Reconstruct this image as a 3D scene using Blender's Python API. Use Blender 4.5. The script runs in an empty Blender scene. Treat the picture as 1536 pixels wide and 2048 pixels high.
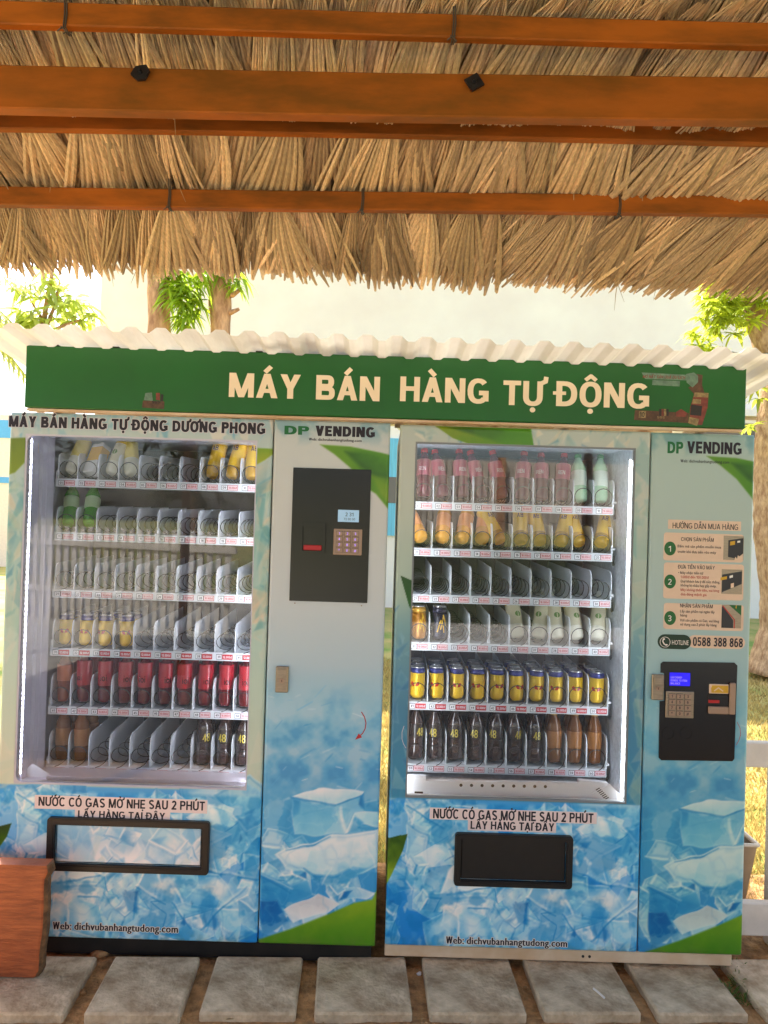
import bpy, math, random, unicodedata
import numpy as np
from mathutils import Vector, Matrix

R = math.radians
random.seed(7)
rng = np.random.default_rng(7)
SC = bpy.context.scene
COL = SC.collection

# ------------------------------------------------------------------ camera
CAM_H, FPX = 1.54, 1480.0
PITCH, ROLL = R(.53), R(1.72)
fw = Vector((0, math.cos(PITCH), math.sin(PITCH)))
u0 = Vector((0, -math.sin(PITCH), math.cos(PITCH)))
r0 = Vector((1, 0, 0))
UP = u0 * math.cos(ROLL) - r0 * math.sin(ROLL)
RT = r0 * math.cos(ROLL) + u0 * math.sin(ROLL)
cd = bpy.data.cameras.new('camera')
cam = bpy.data.objects.new('camera', cd)
COL.objects.link(cam)
m3 = Matrix((RT, UP, -fw)).transposed()
cam.matrix_world = Matrix.Translation((0, 0, CAM_H)) @ m3.to_4x4()
cd.sensor_width = 36.0
cd.sensor_fit = 'AUTO'
cd.lens = 36.0 * FPX / 2048.0
cd.clip_start = .05
cd.clip_end = 400
SC.camera = cam
SC.render.resolution_x, SC.render.resolution_y = 768, 1024

# ------------------------------------------------------------------ light
SUN_EL, SUN_AZ = R(52), R(-32)      # azimuth from +Y, the sun stands behind the machines, a little to the left
wd = bpy.data.worlds.new('World'); SC.world = wd; wd.use_nodes = True
nt = wd.node_tree
bg = nt.nodes['Background']
sky = nt.nodes.new('ShaderNodeTexSky'); sky.sky_type = 'NISHITA'; sky.sun_disc = False
sky.sun_elevation = SUN_EL; sky.sun_rotation = SUN_AZ
sky.air_density = 1.0; sky.dust_density = 3.0; sky.ozone_density = .7
nt.links.new(sky.outputs[0], bg.inputs[0]); bg.inputs[1].default_value = .15
sd = bpy.data.lights.new('sun', 'SUN'); sd.energy = 4.8; sd.angle = R(.5); sd.color = (1, .94, .84)
so = bpy.data.objects.new('sun', sd); COL.objects.link(so)
tosun = Vector((math.sin(SUN_AZ) * math.cos(SUN_EL), math.cos(SUN_AZ) * math.cos(SUN_EL), math.sin(SUN_EL)))
so.rotation_euler = (-tosun).to_track_quat('-Z', 'Y').to_euler()
so.location = tosun * 20
SC.view_settings.view_transform = 'Standard'; SC.view_settings.look = 'None'
SC.view_settings.gamma = 1.0; SC.view_settings.exposure = 1.72
SC.render.engine = 'CYCLES'
cy = SC.cycles
cy.max_bounces = 10; cy.diffuse_bounces = 6; cy.glossy_bounces = 4; cy.transmission_bounces = 4
cy.transparent_max_bounces = 12; cy.use_denoising = True; cy.caustics_reflective = False; cy.caustics_refractive = False
cy.sample_clamp_indirect = 6.0

# ------------------------------------------------------------------ pixel helper (measuring the photograph)
def P(u, v, Y=2.6):
    d = fw + RT * ((u - 768) / FPX) + UP * ((1024 - v) / FPX)
    t = Y / d.y
    return d.x * t, CAM_H + d.z * t
def rect(u0_, v0_, u1_, v1_, Y=2.6):
    a = P(u0_, v0_, Y); b = P(u1_, v1_, Y)
    cx, cz = (a[0] + b[0]) / 2, (a[1] + b[1]) / 2
    w, h = (u1_ - u0_) * Y / FPX, (v1_ - v0_) * Y / FPX
    return cx - w / 2, cx + w / 2, cz - h / 2, cz + h / 2

# ------------------------------------------------------------------ materials
def lin(c):
    return tuple((x / 12.92 if x <= .04045 else ((x + .055) / 1.055) ** 2.4) for x in c)
def C8(r, g, b):
    return lin((r / 255, g / 255, b / 255))
def mat(name, col, rough=.5, metal=0., var=.0, vscale=20., bump=0., bscale=60., stretch=(1, 1, 1), col2=None, emit=None, estr=0., ramp=(.36, .66),
        spec=.5, island=0., trans=0., coat=0., detail=4.):
    m = bpy.data.materials.new(name); m.use_nodes = True
    n = m.node_tree.nodes; l = m.node_tree.links
    b = n['Principled BSDF']
    b.inputs['Roughness'].default_value = rough; b.inputs['Metallic'].default_value = metal
    b.inputs['Specular IOR Level'].default_value = spec
    if coat: b.inputs['Coat Weight'].default_value = coat
    b.inputs['Base Color'].default_value = (*col, 1)
    tc = n.new('ShaderNodeTexCoord'); mp = n.new('ShaderNodeMapping'); mp.inputs['Scale'].default_value = stretch
    l.new(tc.outputs['Object'], mp.inputs[0])
    src = None
    if var > 0 or col2:
        nz = n.new('ShaderNodeTexNoise'); nz.inputs['Scale'].default_value = vscale; nz.inputs['Detail'].default_value = detail
        nz.inputs['Roughness'].default_value = .62
        l.new(mp.outputs[0], nz.inputs[0])
        rp = n.new('ShaderNodeValToRGB')
        c2 = col2 if col2 else tuple(max(0, x * (1 - var)) for x in col)
        c1 = col if col2 else tuple(min(1, x * (1 + var * .6)) for x in col)
        rp.color_ramp.elements[0].position = ramp[0]; rp.color_ramp.elements[1].position = ramp[1]
        rp.color_ramp.elements[0].color = (*c2, 1); rp.color_ramp.elements[1].color = (*c1, 1)
        l.new(nz.outputs[0], rp.inputs[0]); src = rp.outputs[0]
    if island > 0:
        g = n.new('ShaderNodeNewGeometry'); mr = n.new('ShaderNodeMapRange')
        mr.inputs['To Min'].default_value = 1 - island; mr.inputs['To Max'].default_value = 1 + island
        l.new(g.outputs['Random Per Island'], mr.inputs[0])
        mx = n.new('ShaderNodeMix'); mx.data_type = 'RGBA'; mx.blend_type = 'MULTIPLY'; mx.inputs[0].default_value = 1
        if src: l.new(src, mx.inputs[6])
        else: mx.inputs[6].default_value = (*col, 1)
        l.new(mr.outputs[0], mx.inputs[7]); src = mx.outputs[2]
    if src: l.new(src, b.inputs['Base Color'])
    if bump > 0:
        nb = n.new('ShaderNodeTexNoise'); nb.inputs['Scale'].default_value = bscale; nb.inputs['Detail'].default_value = 5
        l.new(mp.outputs[0], nb.inputs[0])
        bp = n.new('ShaderNodeBump'); bp.inputs['Strength'].default_value = bump; bp.inputs['Distance'].default_value = .02
        l.new(nb.outputs[0], bp.inputs['Height']); l.new(bp.outputs[0], b.inputs['Normal'])
    if emit:
        b.inputs['Emission Color'].default_value = (*emit, 1); b.inputs['Emission Strength'].default_value = estr
    if trans > 0:
        tr = n.new('ShaderNodeBsdfTranslucent'); mi = n.new('ShaderNodeMixShader'); mi.inputs[0].default_value = trans
        if src: l.new(src, tr.inputs[0])
        else: tr.inputs[0].default_value = (*col, 1)
        l.new(b.outputs[0], mi.inputs[1]); l.new(tr.outputs[0], mi.inputs[2])
        l.new(mi.outputs[0], n['Material Output'].inputs[0])
    return m
def print_mat(name):
    m = mat(name, (1, 1, 1), .32, spec=.4)
    n = m.node_tree.nodes; l = m.node_tree.links
    a = n.new('ShaderNodeAttribute'); a.attribute_name = 'print'
    l.new(a.outputs[0], n['Principled BSDF'].inputs['Base Color'])
    nb = n.new('ShaderNodeTexNoise'); nb.inputs['Scale'].default_value = 9; nb.inputs['Detail'].default_value = 3
    tc = n.new('ShaderNodeTexCoord'); l.new(tc.outputs['Object'], nb.inputs[0])
    bp = n.new('ShaderNodeBump'); bp.inputs['Strength'].default_value = .06; bp.inputs['Distance'].default_value = .02
    l.new(nb.outputs[0], bp.inputs['Height']); l.new(bp.outputs[0], n['Principled BSDF'].inputs['Normal'])
    return m
def glass_mat(name):
    m = bpy.data.materials.new(name); m.use_nodes = True
    n = m.node_tree.nodes; l = m.node_tree.links
    n.remove(n['Principled BSDF'])
    t = n.new('ShaderNodeBsdfTransparent'); t.inputs[0].default_value = (.96, .98, .97, 1)
    g = n.new('ShaderNodeBsdfGlossy'); g.inputs['Roughness'].default_value = .012
    fr = n.new('ShaderNodeFresnel'); fr.inputs[0].default_value = 1.7
    mi = n.new('ShaderNodeMixShader')
    l.new(fr.outputs[0], mi.inputs[0]); l.new(t.outputs[0], mi.inputs[1]); l.new(g.outputs[0], mi.inputs[2])
    # a thin film of dust and wiping marks
    tc = n.new('ShaderNodeTexCoord'); mp = n.new('ShaderNodeMapping'); mp.inputs['Scale'].default_value = (1, 1, .45); mp.inputs['Rotation'].default_value = (0, .5, 0)
    nz = n.new('ShaderNodeTexNoise'); nz.inputs['Scale'].default_value = 6; nz.inputs['Detail'].default_value = 8
    rp = n.new('ShaderNodeMapRange'); rp.inputs['From Min'].default_value = .42; rp.inputs['From Max'].default_value = .75; rp.inputs['To Min'].default_value = .008; rp.inputs['To Max'].default_value = .045
    d = n.new('ShaderNodeBsdfDiffuse'); d.inputs[0].default_value = (.8, .78, .76, 1); m2 = n.new('ShaderNodeMixShader')
    l.new(tc.outputs['Object'], mp.inputs[0]); l.new(mp.outputs[0], nz.inputs[0]); l.new(nz.outputs[0], rp.inputs[0]); l.new(rp.outputs[0], m2.inputs[0])
    l.new(mi.outputs[0], m2.inputs[1]); l.new(d.outputs[0], m2.inputs[2]); l.new(m2.outputs[0], n['Material Output'].inputs[0])
    return m

M = {}
M['print'] = print_mat('printed_vinyl')
M['glass'] = glass_mat('window_glass')
M['cabinet'] = mat('painted_steel', C8(205, 205, 200), .4, var=.12, vscale=6)
M['liner_white'] = mat('white_liner', C8(196, 194, 206), .38, var=.06, vscale=5)
M['backpanel'] = mat('back_panel_grey', C8(96, 90, 88), .6, var=.15, vscale=8)
M['galv'] = mat('galvanised_steel', C8(206, 212, 218), .42, metal=.05, var=.22, vscale=55, detail=6)
M['dark'] = mat('black_plastic', C8(26, 25, 25), .42, var=.15, vscale=30)
M['dark_gloss'] = mat('black_acrylic', C8(20, 18, 18), .25, spec=.4)
M['darkgrey'] = mat('dark_rubber', C8(48, 48, 50), .6)
M['divider'] = mat('lane_divider', C8(228, 231, 236), .35, var=.05, vscale=9)
M['shelfmetal'] = mat('shelf_steel', C8(212, 216, 220), .4, var=.06, vscale=9)
M['wire'] = mat('coil_wire', C8(38, 36, 38), .35, metal=.3)
M['tagwhite'] = mat('tag_paper', C8(236, 234, 236), .5)
M['tagpink'] = mat('tag_pink', C8(232, 205, 208), .5)
M['red'] = mat('tag_red', C8(190, 30, 44), .5)
M['ink'] = mat('black_ink', C8(30, 24, 38), .6)
M['inkgreen'] = mat('green_ink', C8(22, 105, 58), .6)
M['inkred'] = mat('red_ink', C8(176, 38, 38), .6)
M['inkdkgreen'] = mat('dark_green_ink', C8(20, 52, 34), .6)
M['white'] = mat('white_ink', C8(236, 228, 218), .6)
M['pinkpaper'] = mat('sticker_paper', C8(238, 218, 214), .5, var=.04, vscale=14)
M['sand'] = mat('sticker_sand', C8(226, 196, 168), .5, var=.06, vscale=10)
M['haloink'] = mat('pale_outline_ink', C8(205, 200, 205), .6)
M['steel'] = mat('brushed_steel', C8(150, 136, 118), .36, metal=.8, var=.15, vscale=40, stretch=(1, 1, 8))
M['keysteel'] = mat('keypad_steel', C8(158, 132, 112), .45, metal=.3)
M['gasketgrey'] = mat('grey_gasket', C8(128, 132, 134), .55)
M['shade_skirt'] = mat('under_machine_shade', C8(34, 28, 22), .95, var=.3, vscale=12)  # shade below the left machine, put into a dark colour
M['cream'] = mat('cream_steel', C8(222, 200, 172), .55, var=.25, vscale=9, col2=C8(150, 110, 75))
M['rustbar'] = mat('rusty_cream', C8(230, 208, 180), .55, vscale=4, col2=C8(206, 168, 128))
M['signgreen'] = mat('sign_green', C8(15, 92, 25), .42, var=.10, vscale=3)
M['signedge'] = mat('sign_edge', C8(30, 60, 32), .5)
M['signletter'] = mat('sign_letter', C8(244, 222, 190), .5)
M['beam'] = mat('orange_paint', C8(164, 88, 18), .6, vscale=5, col2=C8(118, 70, 12), detail=10, ramp=(.38, .62), spec=.25, bump=.05, bscale=30, stretch=(.6, 2, 2))
M['beam2'] = mat('rust_orange_paint', C8(168, 90, 18), .6, vscale=7, col2=C8(116, 66, 12), detail=10, ramp=(.38, .62), spec=.25, bump=.04, bscale=24, stretch=(.5, 2, 2))
M['tie'] = mat('wire_tie', C8(70, 62, 50), .6)
M['thatch'] = mat('palm_leaf', C8(214, 186, 142), .66, var=.26, vscale=26, stretch=(9, .25, 9), island=.30, trans=.06)
def add_tone(m):
    n = m.node_tree.nodes; l = m.node_tree.links; b = n['Principled BSDF']
    src = b.inputs['Base Color'].links[0].from_socket
    a = n.new('ShaderNodeAttribute'); a.attribute_name = 'tone'
    mx = n.new('ShaderNodeMix'); mx.data_type = 'RGBA'; mx.blend_type = 'MULTIPLY'; mx.inputs[0].default_value = 1
    l.new(src, mx.inputs[6]); l.new(a.outputs[0], mx.inputs[7]); l.new(mx.outputs[2], b.inputs['Base Color'])
add_tone(M['thatch'])
M['stray'] = mat('stray_leaf', C8(170, 140, 96), .7)
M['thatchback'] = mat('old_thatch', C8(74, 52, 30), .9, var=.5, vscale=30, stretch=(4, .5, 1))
M['awning'] = mat('translucent_sheet', C8(224, 217, 203), .5, vscale=4, col2=C8(190, 180, 162), stretch=(1, .25, 1), trans=.16, detail=7)
M['lcd_pale'] = mat('pale_lcd', C8(150, 185, 210), .4, emit=C8(150, 185, 215), estr=.10)
M['lcd_blue'] = mat('blue_lcd', C8(10, 5, 120), .4, emit=C8(30, 8, 255), estr=.30)
M['lcd_text'] = mat('lcd_text', C8(150, 140, 255), .4, emit=C8(120, 100, 255), estr=.32)
M['redglow'] = mat('red_led', C8(140, 10, 14), .4, emit=C8(255, 20, 30), estr=.035)
M['keyglow'] = mat('violet_key_led', C8(190, 160, 255), .4, emit=C8(150, 110, 255), estr=.16)
M['led'] = mat('led_strip', (1, 1, 1), .4, emit=(.84, .90, 1), estr=9.0)
M['led_l'] = mat('led_strip_dotted', (1, 1, 1), .4, emit=(.80, .80, 1), estr=7.0)
M['led_fill'] = mat('added_fill_strip', (1, 1, 1), .4, emit=(.86, .9, 1), estr=22.0)  # for the unseen fill strips added inside both windows
M['concrete'] = mat('paver_concrete', C8(232, 210, 176), .92, vscale=9, col2=C8(160, 134, 102), bump=.45, bscale=70, detail=8)
M['dirt'] = mat('dirt', C8(186, 142, 94), .95, var=.45, vscale=22, bump=.9, bscale=50, detail=8)
M['lawn'] = mat('dry_lawn', C8(192, 164, 104), .95, vscale=1.6, col2=C8(116, 142, 58), bump=.6, bscale=60, detail=9)
M['path'] = mat('path_concrete', C8(206, 202, 194), .9, var=.2, vscale=3, bump=.2, bscale=30)
M['blade'] = mat('grass_blade', C8(190, 168, 104), .8, island=.4, trans=.4)
M['weed'] = mat('weed_leaf', C8(96, 120, 48), .7, island=.3, trans=.3)
M['wood'] = mat('varnished_wood', C8(176, 94, 50), .5, vscale=7, col2=C8(128, 62, 30), bump=.15, bscale=30, stretch=(1.2, 1, 9), detail=8, coat=.15)
M['bark_edge'] = mat('waney_edge', C8(120, 88, 56), .8, var=.5, vscale=30, bump=.5, bscale=40)
M['render_wall'] = mat('white_render', C8(255, 240, 226), .9, var=.08, vscale=.6, detail=7, bump=.08, bscale=3)
M['cyan'] = mat('cyan_sheet', C8(120, 200, 226), .6, var=.15, vscale=6, stretch=(8, 1, .3))
M['blueband'] = mat('blue_paint', C8(96, 170, 226), .6, var=.05)
M['slat'] = mat('pale_slats', C8(238, 222, 208), .7, var=.06)
M['greyslat'] = mat('band_grey', C8(120, 112, 104), .7)
M['bark'] = mat('tree_bark', C8(222, 172, 128), .9, vscale=9, col2=C8(160, 114, 82), bump=.7, bscale=16, stretch=(2, 2, .7), detail=7)
M['bark_r'] = mat('tree_bark_pale', C8(208, 172, 132), .9, vscale=12, col2=C8(150, 112, 80), bump=.9, bscale=20, stretch=(2, 2, .8), detail=7)
M['leaf'] = mat('mango_leaf', C8(158, 184, 50), .5, island=.42, trans=.55)
M['leaf_r'] = mat('bright_leaf', C8(196, 206, 66), .5, island=.40, trans=.55)
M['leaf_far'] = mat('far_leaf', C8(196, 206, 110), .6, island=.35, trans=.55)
M['palmleaf'] = mat('palm_frond', C8(196, 200, 116), .6, island=.3, trans=.5)
M['fence'] = mat('white_paint_wood', C8(232, 224, 212), .6, var=.12, vscale=8)
M['bin'] = mat('stainless_bin', C8(190, 170, 150), .4, metal=.55, var=.15, vscale=8)
M['binrim'] = mat('bin_rim', C8(232, 224, 214), .4)
M['hedge'] = mat('hedge_leaf', C8(60, 72, 42), .8, island=.4, trans=.2)

# ------------------------------------------------------------------ mesh builder
class MB:
    def __init__(s): s.v = []; s.f = []; s.m = []
    def add(s, vs, fs, m=0):
        o = len(s.v); s.v.extend([tuple(x) for x in vs])
        for f in fs: s.f.append(tuple(i + o for i in f)); s.m.append(m)
        return s
    def box(s, x0, x1, y0, y1, z0, z1, m=0):
        vs = [(x0, y0, z0), (x1, y0, z0), (x1, y1, z0), (x0, y1, z0), (x0, y0, z1), (x1, y0, z1), (x1, y1, z1), (x0, y1, z1)]
        return s.add(vs, [(0, 3, 2, 1), (4, 5, 6, 7), (0, 1, 5, 4), (1, 2, 6, 5), (2, 3, 7, 6), (3, 0, 4, 7)], m)
    def bbox(s, x0, x1, y0, y1, z0, z1, m=0, b=.004):
        # box with chamfered edges
        vs = []; idx = {}
        X, Y_, Z = (x0, x1), (y0, y1), (z0, z1)
        for i in (0, 1):
            for j in (0, 1):
                for k in (0, 1):
                    sx, sy, sz = (1 if i == 0 else -1), (1 if j == 0 else -1), (1 if k == 0 else -1)
                    idx[i, j, k, 0] = len(vs); vs.append((X[i], Y_[j] + sy * b, Z[k] + sz * b))
                    idx[i, j, k, 1] = len(vs); vs.append((X[i] + sx * b, Y_[j], Z[k] + sz * b))
                    idx[i, j, k, 2] = len(vs); vs.append((X[i] + sx * b, Y_[j] + sy * b, Z[k]))
        fs = []
        for a in (0, 1):
            fs.append([idx[a, j, k, 0] for j, k in ((0, 0), (1, 0), (1, 1), (0, 1))])
            fs.append([idx[i, a, k, 1] for i, k in ((0, 0), (1, 0), (1, 1), (0, 1))])
            fs.append([idx[i, j, a, 2] for i, j in ((0, 0), (1, 0), (1, 1), (0, 1))])
        for a in (0, 1):
            for c in (0, 1):
                fs.append([idx[a, c, 0, 0], idx[a, c, 1, 0], idx[a, c, 1, 1], idx[a, c, 0, 1]])
                fs.append([idx[a, 0, c, 0], idx[a, 1, c, 0], idx[a, 1, c, 2], idx[a, 0, c, 2]])
                fs.append([idx[0, a, c, 1], idx[1, a, c, 1], idx[1, a, c, 2], idx[0, a, c, 2]])
        for i in (0, 1):
            for j in (0, 1):
                for k in (0, 1): fs.append([idx[i, j, k, 0], idx[i, j, k, 1], idx[i, j, k, 2]])
        return s.add(vs, fs, m)
    def plate(s, pts, y, th, m=0, mside=None):
        # outline in x,z ; front face at y, going back by th
        n = len(pts)
        vs = [(p[0], y, p[1]) for p in pts] + [(p[0], y + th, p[1]) for p in pts]
        s.add(vs, [tuple(range(n))], m)
        o = len(s.v) - 2 * n
        ms = m if mside is None else mside
        for i in range(n):
            j = (i + 1) % n
            s.f.append((o + i, o + n + i, o + n + j, o + j)); s.m.append(ms)
        s.f.append(tuple(o + n + i for i in range(n - 1, -1, -1))); s.m.append(ms)
        return s
    def ring(s, po, pi, y, th, m=0):
        n = len(po)
        vs = [(p[0], y, p[1]) for p in po] + [(p[0], y, p[1]) for p in pi] + [(p[0], y + th, p[1]) for p in po] + [(p[0], y + th, p[1]) for p in pi]
        fs = []
        for i in range(n):
            j = (i + 1) % n
            fs += [(i, j, n + j, n + i), (2 * n + i, 3 * n + i, 3 * n + j, 2 * n + j), (i, 2 * n + i, 2 * n + j, j), (n + i, n + j, 3 * n + j, 3 * n + i)]
        return s.add(vs, fs, m)
    def tube(s, path, r, n=6, m=0, cap=True, closed=False):
        path = [Vector(p) for p in path]; k = len(path)
        rr = r if isinstance(r, (list, tuple)) else [r] * k
        vs = []; ref = None
        for i, p in enumerate(path):
            t = (path[min(i + 1, k - 1)] - path[max(i - 1, 0)]).normalized() if not closed else (path[(i + 1) % k] - path[i - 1]).normalized()
            if ref is None:
                ref = Vector((0, 0, 1)) if abs(t.z) < .9 else Vector((1, 0, 0))
            a = t.cross(ref).normalized(); b = a.cross(t).normalized(); ref = b
            for q in range(n):
                w = 2 * math.pi * q / n
                vs.append(p + (a * math.cos(w) + b * math.sin(w)) * rr[i])
        fs = []
        for i in range(k if closed else k - 1):
            i2 = (i + 1) % k
            for q in range(n):
                q2 = (q + 1) % n
                fs.append((i * n + q, i * n + q2, i2 * n + q2, i2 * n + q))
        if cap and not closed:
            fs.append(tuple(range(n - 1, -1, -1))); fs.append(tuple((k - 1) * n + q for q in range(n)))
        return s.add(vs, fs, m)
    def lathe(s, prof, n=16, m=0, lobes=0, lobe_z=0.):
        vs = []; fs = []
        for (r, z) in prof:
            for q in range(n):
                w = 2 * math.pi * q / n
                k = 1.
                if lobes and z < lobe_z: k = 1 + .10 * (1 - z / lobe_z) * math.cos(lobes * w)
                vs.append((r * k * math.cos(w), r * k * math.sin(w), z))
        for i in range(len(prof) - 1):
            for q in range(n):
                q2 = (q + 1) % n
                fs.append((i * n + q, i * n + q2, (i + 1) * n + q2, (i + 1) * n + q))
        fs.append(tuple(range(n - 1, -1, -1))); fs.append(tuple((len(prof) - 1) * n + q for q in range(n)))
        return s.add(vs, fs, m)
    def flat(s, v2, fs, y, m=0):
        return s.add([(a, y, b) for a, b in v2], fs, m)
    def build(s, name, mats, parent=None, smooth=False, loc=None):
        me = bpy.data.meshes.new(name)
        me.from_pydata(s.v, [], s.f)
        if not isinstance(mats, (list, tuple)): mats = [mats]
        for q in mats: me.materials.append(q)
        if len(mats) > 1: me.polygons.foreach_set('material_index', s.m)
        if smooth: me.polygons.foreach_set('use_smooth', [True] * len(me.polygons))
        me.update()
        o = bpy.data.objects.new(name, me); COL.objects.link(o)
        if parent: o.parent = parent
        if loc: o.location = loc
        return o
def smooth_angle(o, ang=40):
    me = o.data
    me.polygons.foreach_set('use_smooth', [True] * len(me.polygons))
    try: me.set_sharp_from_angle(angle=R(ang))
    except Exception: pass
def thing(name, label, cat, loc=(0, 0, 0), group=None, rot=(0, 0, 0)):
    o = bpy.data.objects.new(name, None); COL.objects.link(o)
    o.location = loc; o.rotation_euler = rot; o.empty_display_size = .05
    o['label'] = label; o['category'] = cat
    if group: o['group'] = group
    return o
def tag(o, label, cat, group=None):
    o['label'] = label; o['category'] = cat
    if group: o['group'] = group
    return o
def struct(o, kind='structure'):
    o['kind'] = kind; return o
def dup(root, loc, rot=None, label=None, group=None):
    r = root.copy(); COL.objects.link(r); r.location = loc
    if rot: r.rotation_euler = rot
    if label: r['label'] = label
    if group: r['group'] = group
    for ch in list(root.children):
        c = ch.copy(); COL.objects.link(c); c.parent = r
        for g in list(ch.children):
            d = g.copy(); COL.objects.link(d); d.parent = c
    return r
def rrect(x0, x1, z0, z1, r, n=5):
    pts = []
    for cx, cz, a in ((x1 - r, z0 + r, -90), (x1 - r, z1 - r, 0), (x0 + r, z1 - r, 90), (x0 + r, z0 + r, 180)):
        for i in range(n + 1):
            w = R(a + 90 * i / n); pts.append((cx + r * math.cos(w), cz + r * math.sin(w)))
    return pts
def ellipse(cx, cz, rx, rz, n=28):
    return [(cx + rx * math.cos(2 * math.pi * i / n), cz + rz * math.sin(2 * math.pi * i / n)) for i in range(n)]

# ------------------------------------------------------------------ lettering (glyphs from the built-in font, accents built by hand)
GL = {}
def _bb(s):
    c = bpy.data.curves.new('glyph', 'FONT'); c.body = s; c.size = 1; c.resolution_u = 2
    o = bpy.data.objects.new('glyph', c); COL.objects.link(o)
    dg = bpy.context.evaluated_depsgraph_get()
    me = bpy.data.meshes.new_from_object(o.evaluated_get(dg))
    vs = [(v.co.x, v.co.y) for v in me.vertices]; fs = [tuple(p.vertices) for p in me.polygons]
    bpy.data.meshes.remove(me); bpy.data.objects.remove(o); bpy.data.curves.remove(c)
    return vs, fs
def glyph(ch):
    if ch not in GL:
        v, f = _bb(ch)
        a, _ = _bb('I' + ch + 'I'); b, _ = _bb('II')
        adv = (max(p[0] for p in a) - min(p[0] for p in a)) - (max(p[0] for p in b) - min(p[0] for p in b))
        GL[ch] = (v, f, adv)
    return GL[ch]
CAPH = max(p[1] for p in _bb('H')[0])
def strokes(pl, w):
    # thick polyline as quads
    out = []
    for (a, b) in zip(pl[:-1], pl[1:]):
        dx, dy = b[0] - a[0], b[1] - a[1]; L = math.hypot(dx, dy) or 1
        nx, ny = -dy / L * w / 2, dx / L * w / 2
        ex, ey = dx / L * w * .25, dy / L * w * .25
        out.append([(a[0] + nx - ex, a[1] + ny - ey), (a[0] - nx - ex, a[1] - ny - ey), (b[0] - nx + ex, b[1] - ny + ey), (b[0] + nx + ex, b[1] + ny + ey)])
    return out
def _strip(po, pi, closed=False):
    n = len(po); v = list(po) + list(pi)
    return v, [(k, (k + 1) % n, n + (k + 1) % n, n + k) for k in range(n if closed else n - 1)]
def _arc(cx, cy, rx, ry, a0, a1, n=14, e=2.3):
    o = []
    for k in range(n + 1):
        a = R(a0 + (a1 - a0) * k / n); c, q = math.cos(a), math.sin(a)
        o.append((cx + rx * math.copysign(abs(c) ** (2 / e), c), cy + ry * math.copysign(abs(q) ** (2 / e), q)))
    return o
def _ring(cx, cy, rx, ry, w, a0=0, a1=360, wy=.86):
    cl = abs(a1 - a0) >= 360
    n = 28 if cl else 16
    o, q = _arc(cx, cy, rx, ry, a0, a1, n), _arc(cx, cy, rx - w, ry - w * wy, a0, a1, n)
    if cl: o, q = o[:-1], q[:-1]
    return _strip(o, q, cl)
def _rc(x0, y0, x1, y1): return [(x0, y0), (x1, y0), (x1, y1), (x0, y1)], [(0, 1, 2, 3)]
def _pg(*p): return list(p), [tuple(range(len(p)))]
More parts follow.
